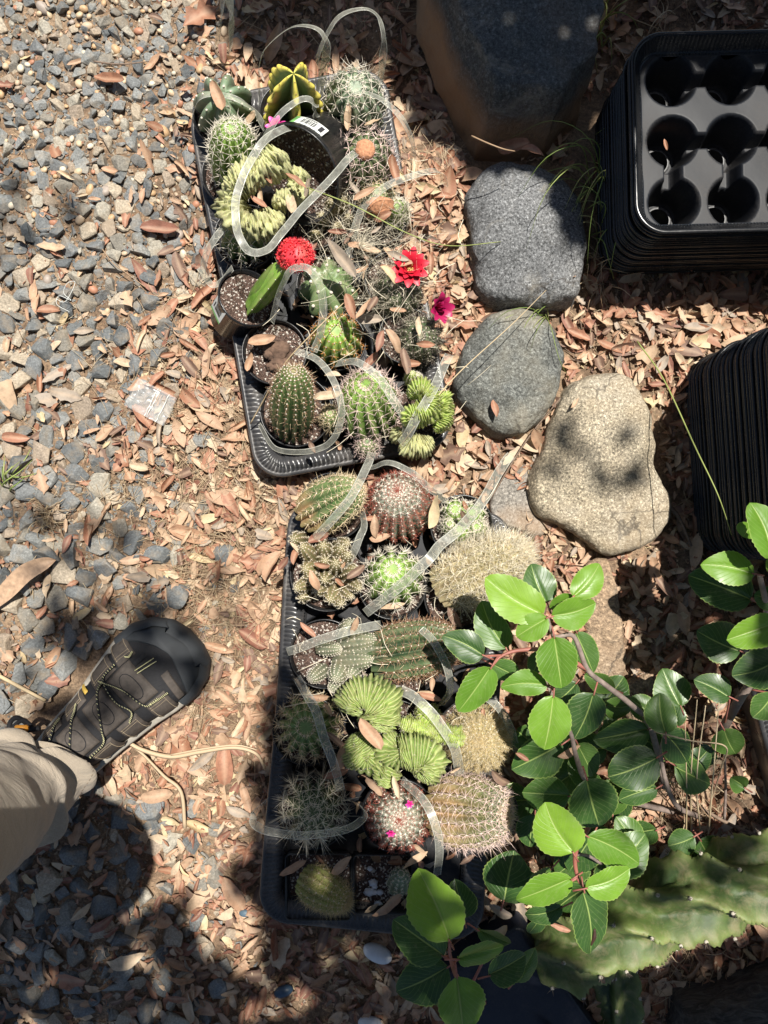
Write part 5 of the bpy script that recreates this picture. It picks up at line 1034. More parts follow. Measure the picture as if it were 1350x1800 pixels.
main = [(530, 270, 318, 135, 152, .27), (395, 395, 305, 220, 120, .22), (545, 282, 430, 352, 95, .28), (640, 203, 553, 248, 62, .27), (640, 205, 738, 82, 98, .28), (562, 278, 728, 232, 112, .28), (545, 228, 488, 84, 115, .23),
 (312, 420, 163, 348, 108, .26), (340, 465, 222, 630, 128, .265), (345, 455, 440, 500, 84, .21), (570, 352, 597, 540, 146, .27), (652, 335, 715, 486, 100, .21), (545, 530, 374, 536, 86, .25), (568, 568, 535, 770, 146, .26), (716, 560, 645, 730, 148, .22),
 (915, 690, 712, 730, 125, .16), (978, 705, 955, 556, 112, .20), (975, 702, 1062, 812, 118, .18), (948, 793, 766, 865, 152, .21), (690, 872, 738, 1050, 182, .22), (625, 935, 452, 925, 128, .15), (600, 745, 415, 840, 140, .16), (655, 742, 715, 862, 92, .15),
 (640, 1142, 535, 958, 178, .26), (692, 1082, 885, 1185, 118, .265), (636, 1238, 432, 1322, 118, .26), (686, 1272, 852, 1205, 116, .275), (680, 1282, 712, 1514, 168, .27, 'spot'), (385, 1320, 420, 1136, 178, .15), (530, 395, 492, 496, 78, .17), (652, 520, 568, 595, 86, .19),
 (790, 545, 678, 492, 70, .14), (1012, 822, 1148, 890, 118, .13), (1082, 1082, 985, 1115, 84, .10), (945, 905, 806, 950, 90, .13), (765, 1200, 905, 1070, 140, .14), (600, 1340, 462, 1372, 78, .2), (935, 640, 845, 575, 92, .13), (500, 1000, 480, 1120, 110, .12), (560, 1200, 470, 1270, 95, .18),
 (700, 900, 640, 770, 90, .14), (560, 760, 470, 690, 90, .12), (880, 1130, 800, 1010, 100, .11), (820, 760, 760, 640, 100, .12), (590, 1010, 500, 980, 110, .11), (1190, 690, 1235, 785, 112, .12), (1268, 905, 1212, 868, 76, .10), (520, 1390, 480, 1440, 66, .13), (430, 690, 500, 745, 90, .1), (1075, 830, 1140, 760, 80, .09)]
_r = np.random.default_rng(5)
for _ in range(44):
    bx_, by_ = _r.uniform(470, 1110), _r.uniform(560, 1300)
    if by_ > 1150 and bx_ > 780 or (bx_ > 800 and by_ > 900 and _r.uniform() < .6): continue
    a_ = _r.uniform(0, 6.28); l_ = _r.uniform(95, 165); main.append((bx_, by_, bx_+l_*math.cos(a_), by_+l_*math.sin(a_), l_*_r.uniform(.75, .95), _r.uniform(.06, .125), 'd'))
stems = [st([(1100, 1010, .03), (1010, 960, .10), (960, 800, .15), (975, 700, .18)], [.004, .003, .002]), st([(975, 900, .09), (920, 680, .13), (850, 600, .17), (760, 530, .2), (690, 470, .22), (640, 350, .24), (570, 350, .25), (545, 280, .27)], [.0045, .0035, .003, .0018]),
 st([(690, 470, .22), (560, 405, .23), (450, 400, .235), (380, 420, .24), (345, 455, .245)], [.003, .0026, .002, .0014], 1), st([(380, 420, .24), (312, 422, .25)], [.0016, .0012], 1), st([(640, 205, .26), (600, 250, .265), (548, 283, .27)], [.0016, .0016], 1),
 st([(1000, 990, .05), (800, 940, .09), (690, 880, .14), (650, 790, .19), (628, 700, .21), (560, 560, .24), (545, 530, .24)], [.004, .0035, .0026, .0014]), st([(690, 880, .14), (715, 1000, .17), (650, 1130, .22), (655, 1230, .25), (690, 1275, .255)], [.0034, .003, .0024, .0018], 1), st([(655, 1230, .25), (630, 1245, .25)], [.0018, .0014], 1),
 st([(700, 1085, .2), (692, 1080, .25)], [.0015, .0012], 1), st([(740, 1180, .12), (690, 1150, .16), (640, 1150, .2)], [.002, .0018], 0), st([(1190, 1020, .02), (1195, 900, .06), (1190, 700, .10)], [.0022, .0014], 0)]
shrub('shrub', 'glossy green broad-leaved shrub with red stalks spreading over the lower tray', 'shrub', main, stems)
right = [(1300, 122, 1105, 88, 112, .26), (1292, 218, 1062, 130, 160, .2), (1400, 230, 1300, 200, 84, .22), (1395, 300, 1200, 366, 132, .27), (1252, 405, 1094, 330, 140, .17), (1395, 430, 1222, 495, 130, .19), (1212, 572, 1082, 508, 98, .16), (1375, 560, 1298, 650, 120, .16), (1370, 65, 1290, -140, 150, .3), (1300, -60, 1262, -10, 100, .24), (1430, 120, 1350, 60, 110, .24)]
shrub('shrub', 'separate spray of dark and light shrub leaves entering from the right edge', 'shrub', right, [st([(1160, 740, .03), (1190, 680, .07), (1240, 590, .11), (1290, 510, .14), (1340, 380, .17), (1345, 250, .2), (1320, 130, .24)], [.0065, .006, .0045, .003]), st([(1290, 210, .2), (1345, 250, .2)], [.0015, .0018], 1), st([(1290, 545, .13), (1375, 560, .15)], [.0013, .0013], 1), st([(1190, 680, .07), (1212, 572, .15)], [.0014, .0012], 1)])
low = [(186, 1462, 70, 1200, 196, .29), (240, 1382, 205, 1240, 112, .22), (165, 1520, -20, 1388, 168, .28), (218, 1532, 390, 1494, 122, .30), (332, 1592, 470, 1518, 124, .23), (428, 1612, 502, 1488, 96, .21), (215, 1594, 242, 1810, 158, .28), (182, 1560, -10, 1655, 150, .21), (292, 1424, 412, 1478, 70, .2), (130, 1330, 40, 1250, 110, .18)]
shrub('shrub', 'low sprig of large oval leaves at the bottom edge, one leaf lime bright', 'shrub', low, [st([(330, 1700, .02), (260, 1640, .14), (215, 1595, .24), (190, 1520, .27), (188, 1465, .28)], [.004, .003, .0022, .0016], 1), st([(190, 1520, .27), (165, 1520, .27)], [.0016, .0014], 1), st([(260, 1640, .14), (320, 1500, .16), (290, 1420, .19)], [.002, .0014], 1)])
# ------------------------------------------------------------------ dry stalks, reeds, grass
def stalk(name, pts, r, mat, label, cat, group=None, n=5):
    c = W(*pts[0]); c.z = 0; mb = MB(); tube(mb, [W(*p)-c for p in pts], r, n); o = mb.build(name, mat); o.location = c; return tag(o, label, cat, group)
stalk('dry_stalk', [(440, 745, .08), (462, 706, .11), (500, 640, .17), (560, 575, .19), (632, 506, .16)], [.0009, .0008, .0005], M['straw'], 'long dry stalk slanting over the upright column cactus', 'stalk')
stalk('grass_stalk', [(540, 330, .17), (623, 362, .19), (716, 410, .18), (790, 432, .14), (880, 425, .08)], [.0008, .0007, .0005], M['grass'], 'long green-tipped grass stalk crossing the upper tray toward the speckled rock', 'stalk')
stalk('dry_stalk', [(700, 790, .12), (740, 735, .16), (800, 662, .14), (900, 570, .12), (960, 510, .10)], [.0009, .0008, .0004], M['straw'], 'dry stalk slanting from the lime crested cactus over the grey-green rock', 'stalk')
stalk('dry_twig', [(829, 239, .14), (858, 252, .15), (885, 262, .15), (905, 266, .14)], [.0011, .0008], M['straw'], 'short pale twig lying at the dark boulder’s lower corner', 'twig')
stalk('grass_stalk', [(1120, 600, .03), (1166, 666, .08), (1223, 788, .16), (1262, 870, .19), (1286, 940, .15)], [.0011, .0009, .0005], M['grass'], 'tall curved grass stalk leaning against the ribbed tray stack', 'stalk')
stalk('dry_reed', [(-20, 1178, .012), (30, 1205, .016), (80, 1232, .018)], [.0034, .003, .0026], M['straw'], 'flat dry reed running in from the left edge to the shoe', 'reed')
stalk('dry_reed', [(215, 1298, .02), (250, 1318, .02), (300, 1330, .022), (350, 1322, .024), (410, 1314, .024), (450, 1325, .02), (466, 1352, .014)], [.0030, .0036, .003, .002], M['straw'], 'dry reed bundle curving from the shoe to the tray rim', 'reed')
stalk('dry_reed', [(217, 1300, .018), (250, 1325, .016), (288, 1364, .014), (318, 1392, .014), (325, 1455, .010)], [.0024, .002, .0028, .003], M['straw'], 'dry reed branching down from the shoe over the sunlit patch', 'reed')
stalk('dry_reed', [(300, 1327, .026), (360, 1316, .03), (415, 1310, .03), (452, 1318, .026)], [.0014, .0016, .001], M['straw'], 'thin upper strand of the reed bundle near the tray rim', 'reed')
stalk('dry_twig', [(180, 438, .02), (198, 462, .02), (225, 482, .018), (256, 505, .016)], [.0009, .0008, .0007], M['straw'], 'bent pale twig in the gravel left of the upper tray', 'twig')
stalk('dry_twig', [(860, 880, .02), (925, 775, .03), (985, 700, .05)], [.0012, .0014, .0009], M['twig'], 'dark twig lodged between the grey-green and tan rocks', 'twig')
stalk('dry_twig', [(165, 108, .012), (210, 113, .014), (262, 108, .012)], [.0013, .0012, .0008], M['twig'], 'brown twig lying across the gravel near the top left', 'twig')
stalk('dry_twig', [(1160, 880, .02), (1190, 905, .02), (1215, 960, .018)], [.0035, .003, .002], M['twig'], 'thick grey twig right of the tan rock', 'twig')
stalk('dry_twig', [(1230, 1420, .05), (1290, 1452, .05), (1360, 1478, .05)], [.0028, .0025, .002], M['twig'], 'dark twig above the thick column cactus', 'twig')
for x0, y0, n_ in ((1215, 1400, 1), (1232, 1410, 1), (1245, 1405, 1), (1205, 1440, 1)):
    stalk('dry_stalk', [(x0, y0+60, .02), (x0+rng.uniform(-8, 12), y0-40, .12), (x0+rng.uniform(-6, 30), y0-170, .18)], [.0013, .001, .0006], M['straw'], 'thin dry stem standing above the thick column cactus', 'stalk', 'dry stems standing above the thick column cactus')
stalk('dry_stalk', [(1150, 1286, .19), (1215, 1302, .2), (1275, 1312, .19), (1268, 1350, .12), (1240, 1440, .03)], [.0009, .0009, .001], M['straw'], 'bent dry stem crossing the shrub’s right leaves', 'stalk')
# long leaf on the gravel at left
mb = MB(); P = smooth_path([W(-30, 1075, .022), W(10, 1042, .024), (W(45, 1008, .03)), W(80, 990, .028), W(100, 984, .022)], 8); m = len(P); T = unit(np.gradient(P, axis=0)); Sd = unit(np.cross(T, [0, 0, 1])); wd = .013*np.sin(np.linspace(.5, math.pi-.02, m))**.8
V = np.stack([P+Sd*wd[:, None]*u+np.array([0, 0, 1])*(abs(u)*.004) for u in (-1, -.5, 0, .5, 1)], 1); c = np.tile((0, 0, .6, 0, 0), m); mb.add(V.reshape(-1, 3), grid(m, 5), 0, None, c); tag(mb.build('long_leaf', simple('long_tan_leaf', (.42, .28, .18), .6, .3, 120, .4)), 'very long narrow tan leaf on the gravel at the left edge', 'leaf')
def tuft(px, py, n, L, label, spread=.5, dirn=None, mat='grass', zt=.05, r=.0009, sp=10):
    P = W(px, py); z = float(ground(P.x, P.y)); mb = MB()
    for k in range(n):
        a = (rng.uniform(0, 6.28) if dirn is None else math.radians(dirn+rng.normal(0, 35))); l = S(L)*rng.uniform(.5, 1.2); b = np.array([rng.normal(0, S(sp)), rng.normal(0, S(sp)*1.4), 0]); h = zt*rng.uniform(.4, 1.3)
        tube(mb, [b, b+np.array([math.cos(a)*l*.35, math.sin(a)*l*.35, h]), b+np.array([math.cos(a+.15)*l*.72, math.sin(a+.15)*l*.72, h*1.1]), b+np.array([math.cos(a+.35)*l, math.sin(a+.35)*l, h*.6])], [r, r*.8, r*.25], 4, 0, True, 4)
    o = mb.build('grass_tuft', M[mat]); o.location = (P.x, P.y, z); return tag(o, label, 'grass', None)
tuft(1045, 330, 16, 170, 'long green grass blades leaning left over the speckled rock', dirn=205, zt=.10, r=.0008, sp=8)
tuft(1058, 410, 22, 75, 'green and straw grass tuft between the speckled rock and the plug tray stack', zt=.05, r=.001, sp=14)
tuft(1075, 330, 14, 70, 'grass tuft growing against the plug tray stack’s left side', dirn=80, zt=.06, r=.0009, sp=10)
tuft(1050, 480, 20, 60, 'dry straw-coloured grass tuft right of the speckled rock’s lower end', mat='straw', zt=.03, r=.0009, sp=12)
tuft(1050, 50, 20, 90, 'bright green grass sprouting right of the dark boulder at the top', zt=.05, r=.0012, sp=18)
tuft(1150, 30, 26, 100, 'shaded dry grass behind the plug tray stack at the top edge', mat='straw', zt=.03, r=.0009, sp=35)
tuft(15, 855, 9, 70, 'small green grass tuft at the left edge in the gravel', dirn=10, zt=.03, r=.0014, sp=6)
tuft(95, 900, 60, 34, 'round dry grass clump in the gravel near the left edge', mat='straw', zt=.014, r=.0007, sp=9)
tuft(960, 560, 10, 120, 'thin grass blades reaching over the top of the grey-green rock', dirn=215, zt=.07, r=.0007, sp=8)
tuft(1190, 1620, 40, 60, 'matted dry grass under the thick column cactus', mat='straw', zt=.02, r=.0008, sp=30)
tuft(1190, 1360, 26, 80, 'pale dry grass under the shrub leaves', mat='straw', zt=.06, r=.0009, sp=16)
# ------------------------------------------------------------------ small loose things
mb = MB(); n = 14; c = W(268, 708, .02); ex = np.array([.80, -.42, 0]); ex /= np.linalg.norm(ex); ey = np.array([.45, .89, 0]); ey /= np.linalg.norm(ey)
def bagpt(u, v, s_): return ex*u*.062+ey*v*.044+np.array([0, 0, 1])*(.008+.006*noise.noise(Vector((u*3, v*3, s_)))+.005*noise.noise(Vector((u*9, v*9, s_*2)))+s_*.002*(1-min(1, (2*abs(v))**4)))
for s_ in (1, -1): mb.add([bagpt(-.5+i/(n-1), -.5+j/(n-1), s_) for i in range(n) for j in range(n)], grid(n, n))
bg_ = mb.build('zip_bag', M['bag']); bg_.location = c; tag(bg_, 'small crumpled clear zip bag lying on the litter left of the upper tray', 'plastic bag')
mb = MB()
for v0 in (.0, .06, .30): tube(mb, [bagpt(v0+.02, -.5+j/8, 1)+np.array([0, 0, .0008]) for j in range(9)], .0006, 5)
mb.build('zip_strip', M['label'], bg_)
def pebble(px, py, r, e, mat, label, sc=(1.05, .6, .5), z=0):
    P = W(px, py); mb = MB(); V = ICO3[0]*np.array(sc)*(1+.035*np.array([noise.noise(Vector(v)*1.2) for v in ICO3[0]]))[:, None]; mb.add(tr(V, (0, 0, R(e)), r*H/F), ICO3[1]); o = mb.build('pebble', mat); o.location = (P.x, P.y, float(ground(P.x, P.y))+r*H/F*.45+z); return tag(o, label, 'pebble')
pebble(664, 1671, 26, -25, M['white_stone'], 'smooth white oval pebble below the lower tray', z=.004)
pebble(652, 1799, 22, -10, M['white_stone'], 'white pebble cut off by the bottom edge', z=.004)
pebble(305, 1783, 11, 60, M['blue_glass'], 'small bright blue shard near the bottom edge', z=.004); pebble(497, 1750, 17, 20, simple('blue_grey_stone', (.05, .09, .14), .4), 'dark blue stone near the bottom edge', z=.003); pebble(430, 1610, 11, 0, simple('slate_blue_stone', (.09, .14, .18), .5), 'small slate blue stone touching the lower tray’s bottom left corner', z=.003)
mb = MB(); tube(mb, [W(*p) for p in [(98, 525, .018), (115, 530, .026), (132, 497, .03), (118, 498, .03), (112, 515, .024), (125, 528, .022), (104, 520, .02), (100, 535, .018), (122, 548, .016)]], .0004, 5); tag(mb.build('white_thread', M['label']), 'tangled white thread on the gravel at left', 'thread')
# leaves caught on plants, pots and bands
sit = [(int(a), int(b), float(l), float(g_), float(z_)) for a, b, l, g_, z_ in zip(rng.normal(660, 55, 34), rng.normal(450, 95, 34), rng.uniform(22, 48, 34), rng.uniform(0, 360, 34), rng.uniform(.11, .15, 34))]+[(int(a), int(b), float(l), float(g_), float(z_)) for a, b, l, g_, z_ in zip(rng.uniform(500, 900, 22), rng.uniform(880, 1500, 22), rng.uniform(18, 38, 22), rng.uniform(0, 360, 22), rng.uniform(.11, .14, 22))]+[(385, 170, 52, 95, .155), (440, 210, 34, 70, .12), (520, 318, 46, -30, .19), (540, 330, 34, 60, .17), (512, 362, 44, 80, .17), (455, 355, 40, -45, .17), (470, 310, 36, -70, .18), (458, 345, 34, 110, .165), (612, 205, 44, -80, .145), (655, 215, 34, 20, .14), (640, 340, 42, 40, .17), (700, 450, 44, -15, .15), (600, 455, 78, -60, .17), (618, 540, 50, -62, .18), (640, 545, 46, 55, .16), (655, 535, 34, 70, .16), (690, 600, 48, -50, .16), (700, 545, 32, -20, .14), (745, 605, 46, 12, .14), (735, 575, 36, 80, .14), (668, 600, 42, 60, .15),
 (460, 598, 50, 25, .10), (438, 635, 34, 80, .10), (575, 695, 52, 22, .15), (585, 660, 30, -10, .15), (548, 785, 24, -60, .11), (560, 945, 40, 30, .12), (668, 945, 40, -10, .12), (660, 925, 44, -80, .13), (735, 895, 34, -60, .13), (765, 900, 58, 62, .15), (553, 1020, 44, 100, .17), (625, 1005, 40, 45, .14), (690, 1065, 44, 20, .12), (800, 1085, 44, -50, .12), (518, 962, 26, -40, .13), (623, 1100, 42, 80, .15), (655, 1200, 56, -42, .12), (578, 1245, 48, 85, .15), (652, 1290, 64, -65, .19), (590, 1300, 44, -30, .13), (600, 1330, 50, 60, .13), (590, 1360, 46, 30, .12), (698, 1385, 40, -82, .16), (752, 1360, 34, 40, .15), (755, 1225, 44, -35, .15), (745, 1218, 36, -15, .14), (800, 1352, 24, 10, .14), (880, 1365, 44, -40, .14), (515, 1525, 52, 20, .09), (600, 1520, 48, 30, .10), (680, 1590, 60, 20, .09), (730, 1510, 50, 40, .10), (735, 1490, 40, -30, .10), (822, 1510, 34, 30, .12), (660, 1380, 40, -60, .12), (1000, 1320, 44, 10, .17), (918, 1330, 30, -20, .18), (500, 990, 34, 60, .12), (780, 700, 34, 70, .08), (870, 718, 34, 85, .056), (1010, 710, 24, 40, .055), (900, 260, 60, 0, .08), (935, 268, 44, -20, .09), (1000, 480, 44, -60, .05), (1050, 300, 60, 70, .02), (870, 1640, 50, 30, .10), (880, 1600, 46, -20, .09), (960, 1810, 40, -30, .06), (1055, 1712, 34, -55, .09), (1130, 1770, 54, 60, .03), (985, 1630, 36, 0, .1), (1170, 255, 22, 90, .12), (1190, 262, 24, 70, .09), (1325, 112, 26, 40, .13), (1300, 345, 34, 15, .10), (1285, 330, 24, -10, .10), (478, 1000, 50, 70, .03), (860, 565, 60, 30, .02), (720, 640, 40, 10, .12)]
for k, (px, py, L, a, z) in enumerate(sit):
    leaf_at(px, py, L, a, z, label='dry brown leaf caught on the cacti, pots or rocks', group='dry leaves caught on the cacti, pots and rocks', tilt=.28, proto=int(rng.integers(22)))
# extra soft dust and web strands over the upper tray
wm = MB()
for k in range(420):
    a = rng.uniform(0, 6.28); c = W(rng.normal(650, 55), rng.normal(440, 80), rng.uniform(.10, .15)); l = rng.uniform(.02, .07); d = np.array([math.cos(a), math.sin(a), rng.normal(0, .2)])*l
    tube(wm, [np.array(c)-d/2, np.array(c)+rng.normal(0, .003, 3), np.array(c)+d/2], .00012, 3, 0, True, 2)
for k in range(60):
    a = rng.normal(.4, .7); c = np.array(W(632, 432, .15)); d = np.array([math.cos(a), math.sin(a), rng.normal(0, .25)])*rng.uniform(.012, .035); tube(wm, [c, c+d*.5+rng.normal(0, .001, 3), c+d], [.0002, .0001], 3, 0, True, 2)
for k in range(150):
    c = np.array(W(rng.normal(655, 70), rng.uniform(230, 780), rng.uniform(.10, .15))) if k < 90 else np.array(W(rng.uniform(500, 880), rng.uniform(860, 1480), rng.uniform(.11, .14))); a = rng.uniform(0, 6.28); d = np.array([math.cos(a), math.sin(a), rng.normal(0, .12)])*rng.uniform(.015, .05); tube(wm, [c-d/2, c+rng.normal(0, .003, 3), c+d/2], .0004, 4, 0, True, 2)
tag(wm.build('cobweb', SP['pale']), 'pale cobweb strands, fluff and straws tangled between the cacti', None, None, 'stuff')
tm = MB()
for T_, n_ in ((T1, 70), (T2, 90)):
    for _ in range(n_):
        x = rng.uniform(-.5, .5)*(T_['Wd']-.05); y = rng.uniform(-.5, .5)*(T_['L']-.05); a = T_['a']; P = T_['c']+Vector((x*math.cos(a)-y*math.sin(a), x*math.sin(a)+y*math.cos(a), 0)); z = rng.uniform(.042, .062)
        V, Fc, c = LEAVES[rng.integers(len(LEAVES))]; tm.add(tr(V, (rng.normal(0, .5), rng.normal(0, .5), rng.uniform(0, 6.3)), rng.uniform(18, 42)*H/F, (P.x, P.y, z)), Fc, 0, None, c)
tag(tm.build('leaf_litter', M['leaf']), 'dry leaf crumbs caught in the gaps between the cactus pots', None, None, 'stuff')
# ------------------------------------------------------------------ person: sandal and trouser leg
HEEL = Vector((W(92, 1352).x, W(92, 1352).y, 0)); TOE = Vector((W(334, 1129, .03).x, W(334, 1129, .03).y, 0)); fd = (TOE-HEEL); FL = fd.length; fa = math.atan2(fd.y, fd.x)
person = thing('person', 'person standing at the left in khaki trousers and a dark brown closed-toe sandal', 'person', (HEEL.x, HEEL.y, .008), None, fa)
def wL(u): return np.interp(u, [0, .06, .2, .4, .6, .72, .85, .93, .98, 1], [.018, .033, .040, .046, .059, .066, .064, .052, .030, .005])
def wRr(u): return np.interp(u, [0, .06, .2, .4, .6, .72, .85, .93, .98, 1], [.018, .033, .038, .040, .045, .051, .052, .044, .028, .005])
def hgt(u): return np.interp(u, [0, .05, .2, .35, .5, .65, .8, .92, .98, 1], [.055, .085, .095, .088, .074, .062, .052, .042, .030, .018])
def shoe_pt(u, a, off=0.):
    """u heel to toe, a -1 (right/medial edge) .. 1 (left edge) over the instep"""
    u = np.asarray(u, float); a = np.asarray(a, float); th = (1-(a+1)/2)*math.pi; hw = (wL(u)+wRr(u))/2; mid = (wL(u)-wRr(u))/2
    x = u*FL; zb = .022; r = off; c, s = np.cos(th), np.sin(th)
    y = mid+(hw+r)*np.sign(c)*np.abs(c)**.75; z = zb+(hgt(u)-zb+r)*np.abs(s)**.72
    return np.stack([x+off*np.clip((u-.9)*8, 0, 1), y, z], -1)
def spatch(u0, u1, a0, a1, off, nu=26, na=26, skew=0., thick=.002, uf=None, af=None):
    U, A = np.meshgrid(np.linspace(0, 1, nu), np.linspace(0, 1, na), indexing='ij'); uu = u0+(u1-u0)*U+skew*(A-.5); aa = a0+(a1-a0)*A
    if uf: uu, aa = uf(U, A, uu, aa)
    edge = np.minimum(np.minimum(U, 1-U)*(nu-1), np.minimum(A, 1-A)*(na-1)); o_ = off-thick*(edge < .5)+.0006*np.clip(edge-1, 0, 1)
    return shoe_pt(uu, aa, o_).reshape(-1, 3), grid(nu, na)
leather = simple('brown_nubuck', (.062, .05, .041), .75, .35, 120, .35); M_dark = simple('black_neoprene', (.010, .010, .012), .8, .2, 300, .4); rubber = simple('black_rubber', (.030, .034, .038), .68, .25, 30, .15); midsole = simple('grey_tan_midsole', (.34, .31, .26), .7, .2, 90, .2); M_st = simple('tan_stitching', (.34, .27, .18), .7); M_sp = simple('yellow_fleck', (.55, .52, .28), .6); M_gold = simple('gold_trim', (.50, .33, .06), .45); M_or = simple('orange_tab', (.62, .26, .03), .4)
shoe = MB(); Us = np.concatenate([np.linspace(0, .9, 60), np.linspace(.91, 1, 16)]); As = np.linspace(-1, 1, 48); U, A = np.meshgrid(Us, As, indexing='ij'); shoe.add(shoe_pt(U, A).reshape(-1, 3), grid(len(Us), len(As)))
sandal = shoe.build('sandal', M_dark, person)
def outline(off, n=40):
    us = 1-np.cos(np.linspace(0, math.pi/2, n))**1; us = np.concatenate([np.linspace(0, .9, n), np.linspace(.91, 1, 14)]); Lp = [(u*FL+off*max(0, (u-.9)*10)-off*max(0, (.06-u)*16), float(wL(u))+off) for u in us]; Rp = [(u*FL+off*max(0, (u-.9)*10)-off*max(0, (.06-u)*16), -float(wRr(u))-off) for u in us[::-1]]; return np.array(Lp+Rp)
for nm, offs, mt_ in (('midsole', [(.001, .027), (.0075, .026), (.0095, .02), (.008, .014)], midsole), ('outsole', [(.0055, .0142), (.0075, .010), (.006, .0)], rubber)):
    mb = MB(); O = [np.c_[outline(o_), np.full(len(outline(o_)), z)] for o_, z in offs]; mb.add(np.concatenate(O), grid(len(O), len(O[0]), True)+[tuple(range((len(O)-1)*len(O[0]), len(O)*len(O[0])))]); mb.build(nm, mt_, sandal)
# rubber toe cap with the curved rear edge of the photo
def toe_uf(U, A, uu, aa): lo = .815+.09*(1-(np.abs(aa)))**1.2*1.0-.10*(aa > .2)*(np.abs(aa)-.2); return lo+(1.0-lo)*U, aa
V, f = spatch(.8, 1, -1, 1, .0035, 30, 50, uf=toe_uf, thick=.0035); mb = MB(); mb.add(V, f); V, f = spatch(.97, 1.0, -1, 1, .0037, 8, 50, thick=.0002); mb.add(V, f); V2 = outline(.004); 
mb.build('toe_cap', rubber, sandal)
mb = MB(); bt = [(u, float(wL(u))+.0105) for u in np.linspace(.74, 1, 70)**1.0]+[(u, -float(wRr(u))-.0105) for u in np.linspace(1, .78, 60)]
V = []; 
for k, z in ((0, .008), (.0015, .020), (0, .030), (-.005, .037), (-.011, .040)): V += [(u*FL+.009*max(0, (u-.9)*10)+k*(u > .97), y+(k if y > 0 else -k), z+.0) for u, y in bt]
mb.add(V, grid(5, len(bt))); mb.build('toe_bumper', rubber, sandal)
straps = [(.70, .80, .28, .98, .0035, .0), (.55, .68, .30, .98, .0035, -.015), (.37, .49, .34, .98, .0035, -.02), (.22, .34, .40, .98, .0032, -.02),
          (.66, .77, -.98, -.30, .0035, .02), (.50, .61, -.98, -.30, .0035, .02), (.34, .46, -.98, -.34, .0035, .02), (.17, .29, -.98, -.40, .0032, .02),
          (.62, .76, -.26, .26, .004, 0), (.46, .59, -.27, .27, .004, 0), (.30, .43, -.27, .27, .004, 0), (.80, .84, -.75, -.1, .0028, .03)]
for k, (u0, u1, a0, a1, off, sk_) in enumerate(straps):
    mb = MB(); V, f = spatch(u0, u1, a0, a1, off, 22, 22, sk_); mb.add(V, f); sp_ = mb.build('strap' if abs(a0+a1) > .1 else 'tongue_panel', leather, sandal)
    if abs(a0+a1) > .1 and k < 11:
        sm = MB(); sgn = 1
        for line in ((.14, None), (.86, None), (None, .12 if a0 > 0 else .88), (None, .2 if a0 > 0 else .80)):
            for j in range(15):
                q = .1+.8*j/15; q2 = q+.03; pa = (line[0], q, line[0], q2) if line[0] is not None else (q, line[1], q2, line[1])
                A_ = [shoe_pt(u0+(u1-u0)*pa[i]+sk_*(pa[i+1]-.5), a0+(a1-a0)*pa[i+1], off+.0009) for i in (0, 2)]; tube(sm, A_, .0005, 4, 0, True, 2)
        sm.build('stitching', M_st, sandal)
    elif abs(a0+a1) < .1:
        sm = MB(); tube(sm, [shoe_pt((u0+u1)/2+.042*math.cos(t_)*.8, .15*math.sin(t_), off+.0004) for t_ in np.linspace(0, 6.28, 25)], .0007, 5, 0, False); sm.build('embossed_oval', M_dark, sandal)
mb = MB(); V, f = spatch(.765, .835, .12, .20, .0055, 12, 6, thick=.001); mb.add(V, f); mb.build('toe_strap', M_dark, sandal); sm = MB()
for j in range(16):
    for dd in (-.018, .018): p_ = shoe_pt(.755+.10*j/16, .06+dd-.012*j/16*2, .0058); sm.add(ICO1[0]*np.array([.0014, .0008, .0006])+p_, ICO1[1])
sm.build('toe_strap_flecks', M_sp, sandal)
mb = MB(); V, f = spatch(.50, .52, .42, .80, .0052, 6, 16, -.02, thick=.001); mb.add(V, f); mb.build('gold_trim', M_gold, sandal)
def lace(ps, r=.0017):
    mb = MB(); P = smooth_path([shoe_pt(u, a, .0068) for u, a in ps], 14); tube(mb, P, r, 6, 0, False); l_ = mb.build('lace', M_dark, sandal); fm = MB(); L_ = 0
    for i in range(0, len(P), 2):
        for s_ in (1, -1): fm.add(ICO1[0]*.00075+P[i]+np.array([0, s_*.0007, r*.8]), ICO1[1])
    fm.build('lace_flecks', M_sp, l_)
lace([(.74, -.30), (.68, -.27), (.66, 0), (.64, .1), (.61, .27), (.60, .34)]); lace([(.70, .33), (.62, .30), (.60, 0), (.62, -.2), (.58, -.33)]); lace([(.62, .30), (.56, .2), (.48, -.1), (.44, -.30), (.36, -.34)]); lace([(.46, .40), (.44, .32), (.40, .2), (.30, -.1), (.25, -.3), (.28, -.42)]); lace([(.36, .5), (.32, .42), (.24, .1), (.20, -.2), (.26, -.36)]); lace([(.80, .3), (.775, .27), (.76, .31)]); lace([(.79, -.34), (.74, -.32), (.70, -.3)])
# cord loop and orange tab behind the ankle (left of the cuff)
Mi = (Matrix.Translation((HEEL.x, HEEL.y, .008))@Matrix.Rotation(fa, 4, 'Z')).inverted()
mb = MB(); tube(mb, [Mi@W(*p) for p in [(60, 1282, .09), (32, 1262, .10), (18, 1270, .10), (20, 1286, .10), (45, 1284, .10), (70, 1280, .10)]], .0034, 8); tube(mb, [Mi@W(*p) for p in [(22, 1278, .10), (40, 1266, .102), (55, 1276, .10)]], .003, 8); mb.build('cord_loop', M_dark, sandal)
mb = MB(); c = Mi@W(38, 1280, .135); b_ = bmesh.new(); bmesh.ops.create_cube(b_, size=1); bmesh.ops.scale(b_, vec=(.008, .006, .017), verts=b_.verts); bmesh.ops.rotate(b_, cent=(0, 0, 0), matrix=Matrix.Rotation(math.pi/2-fa, 3, 'Z')@Matrix.Rotation(math.pi/2, 3, 'X'), verts=b_.verts); bmesh.ops.bevel(b_, geom=b_.edges[:], offset=.0012, segments=2, affect='EDGES'); b_.verts.index_update()
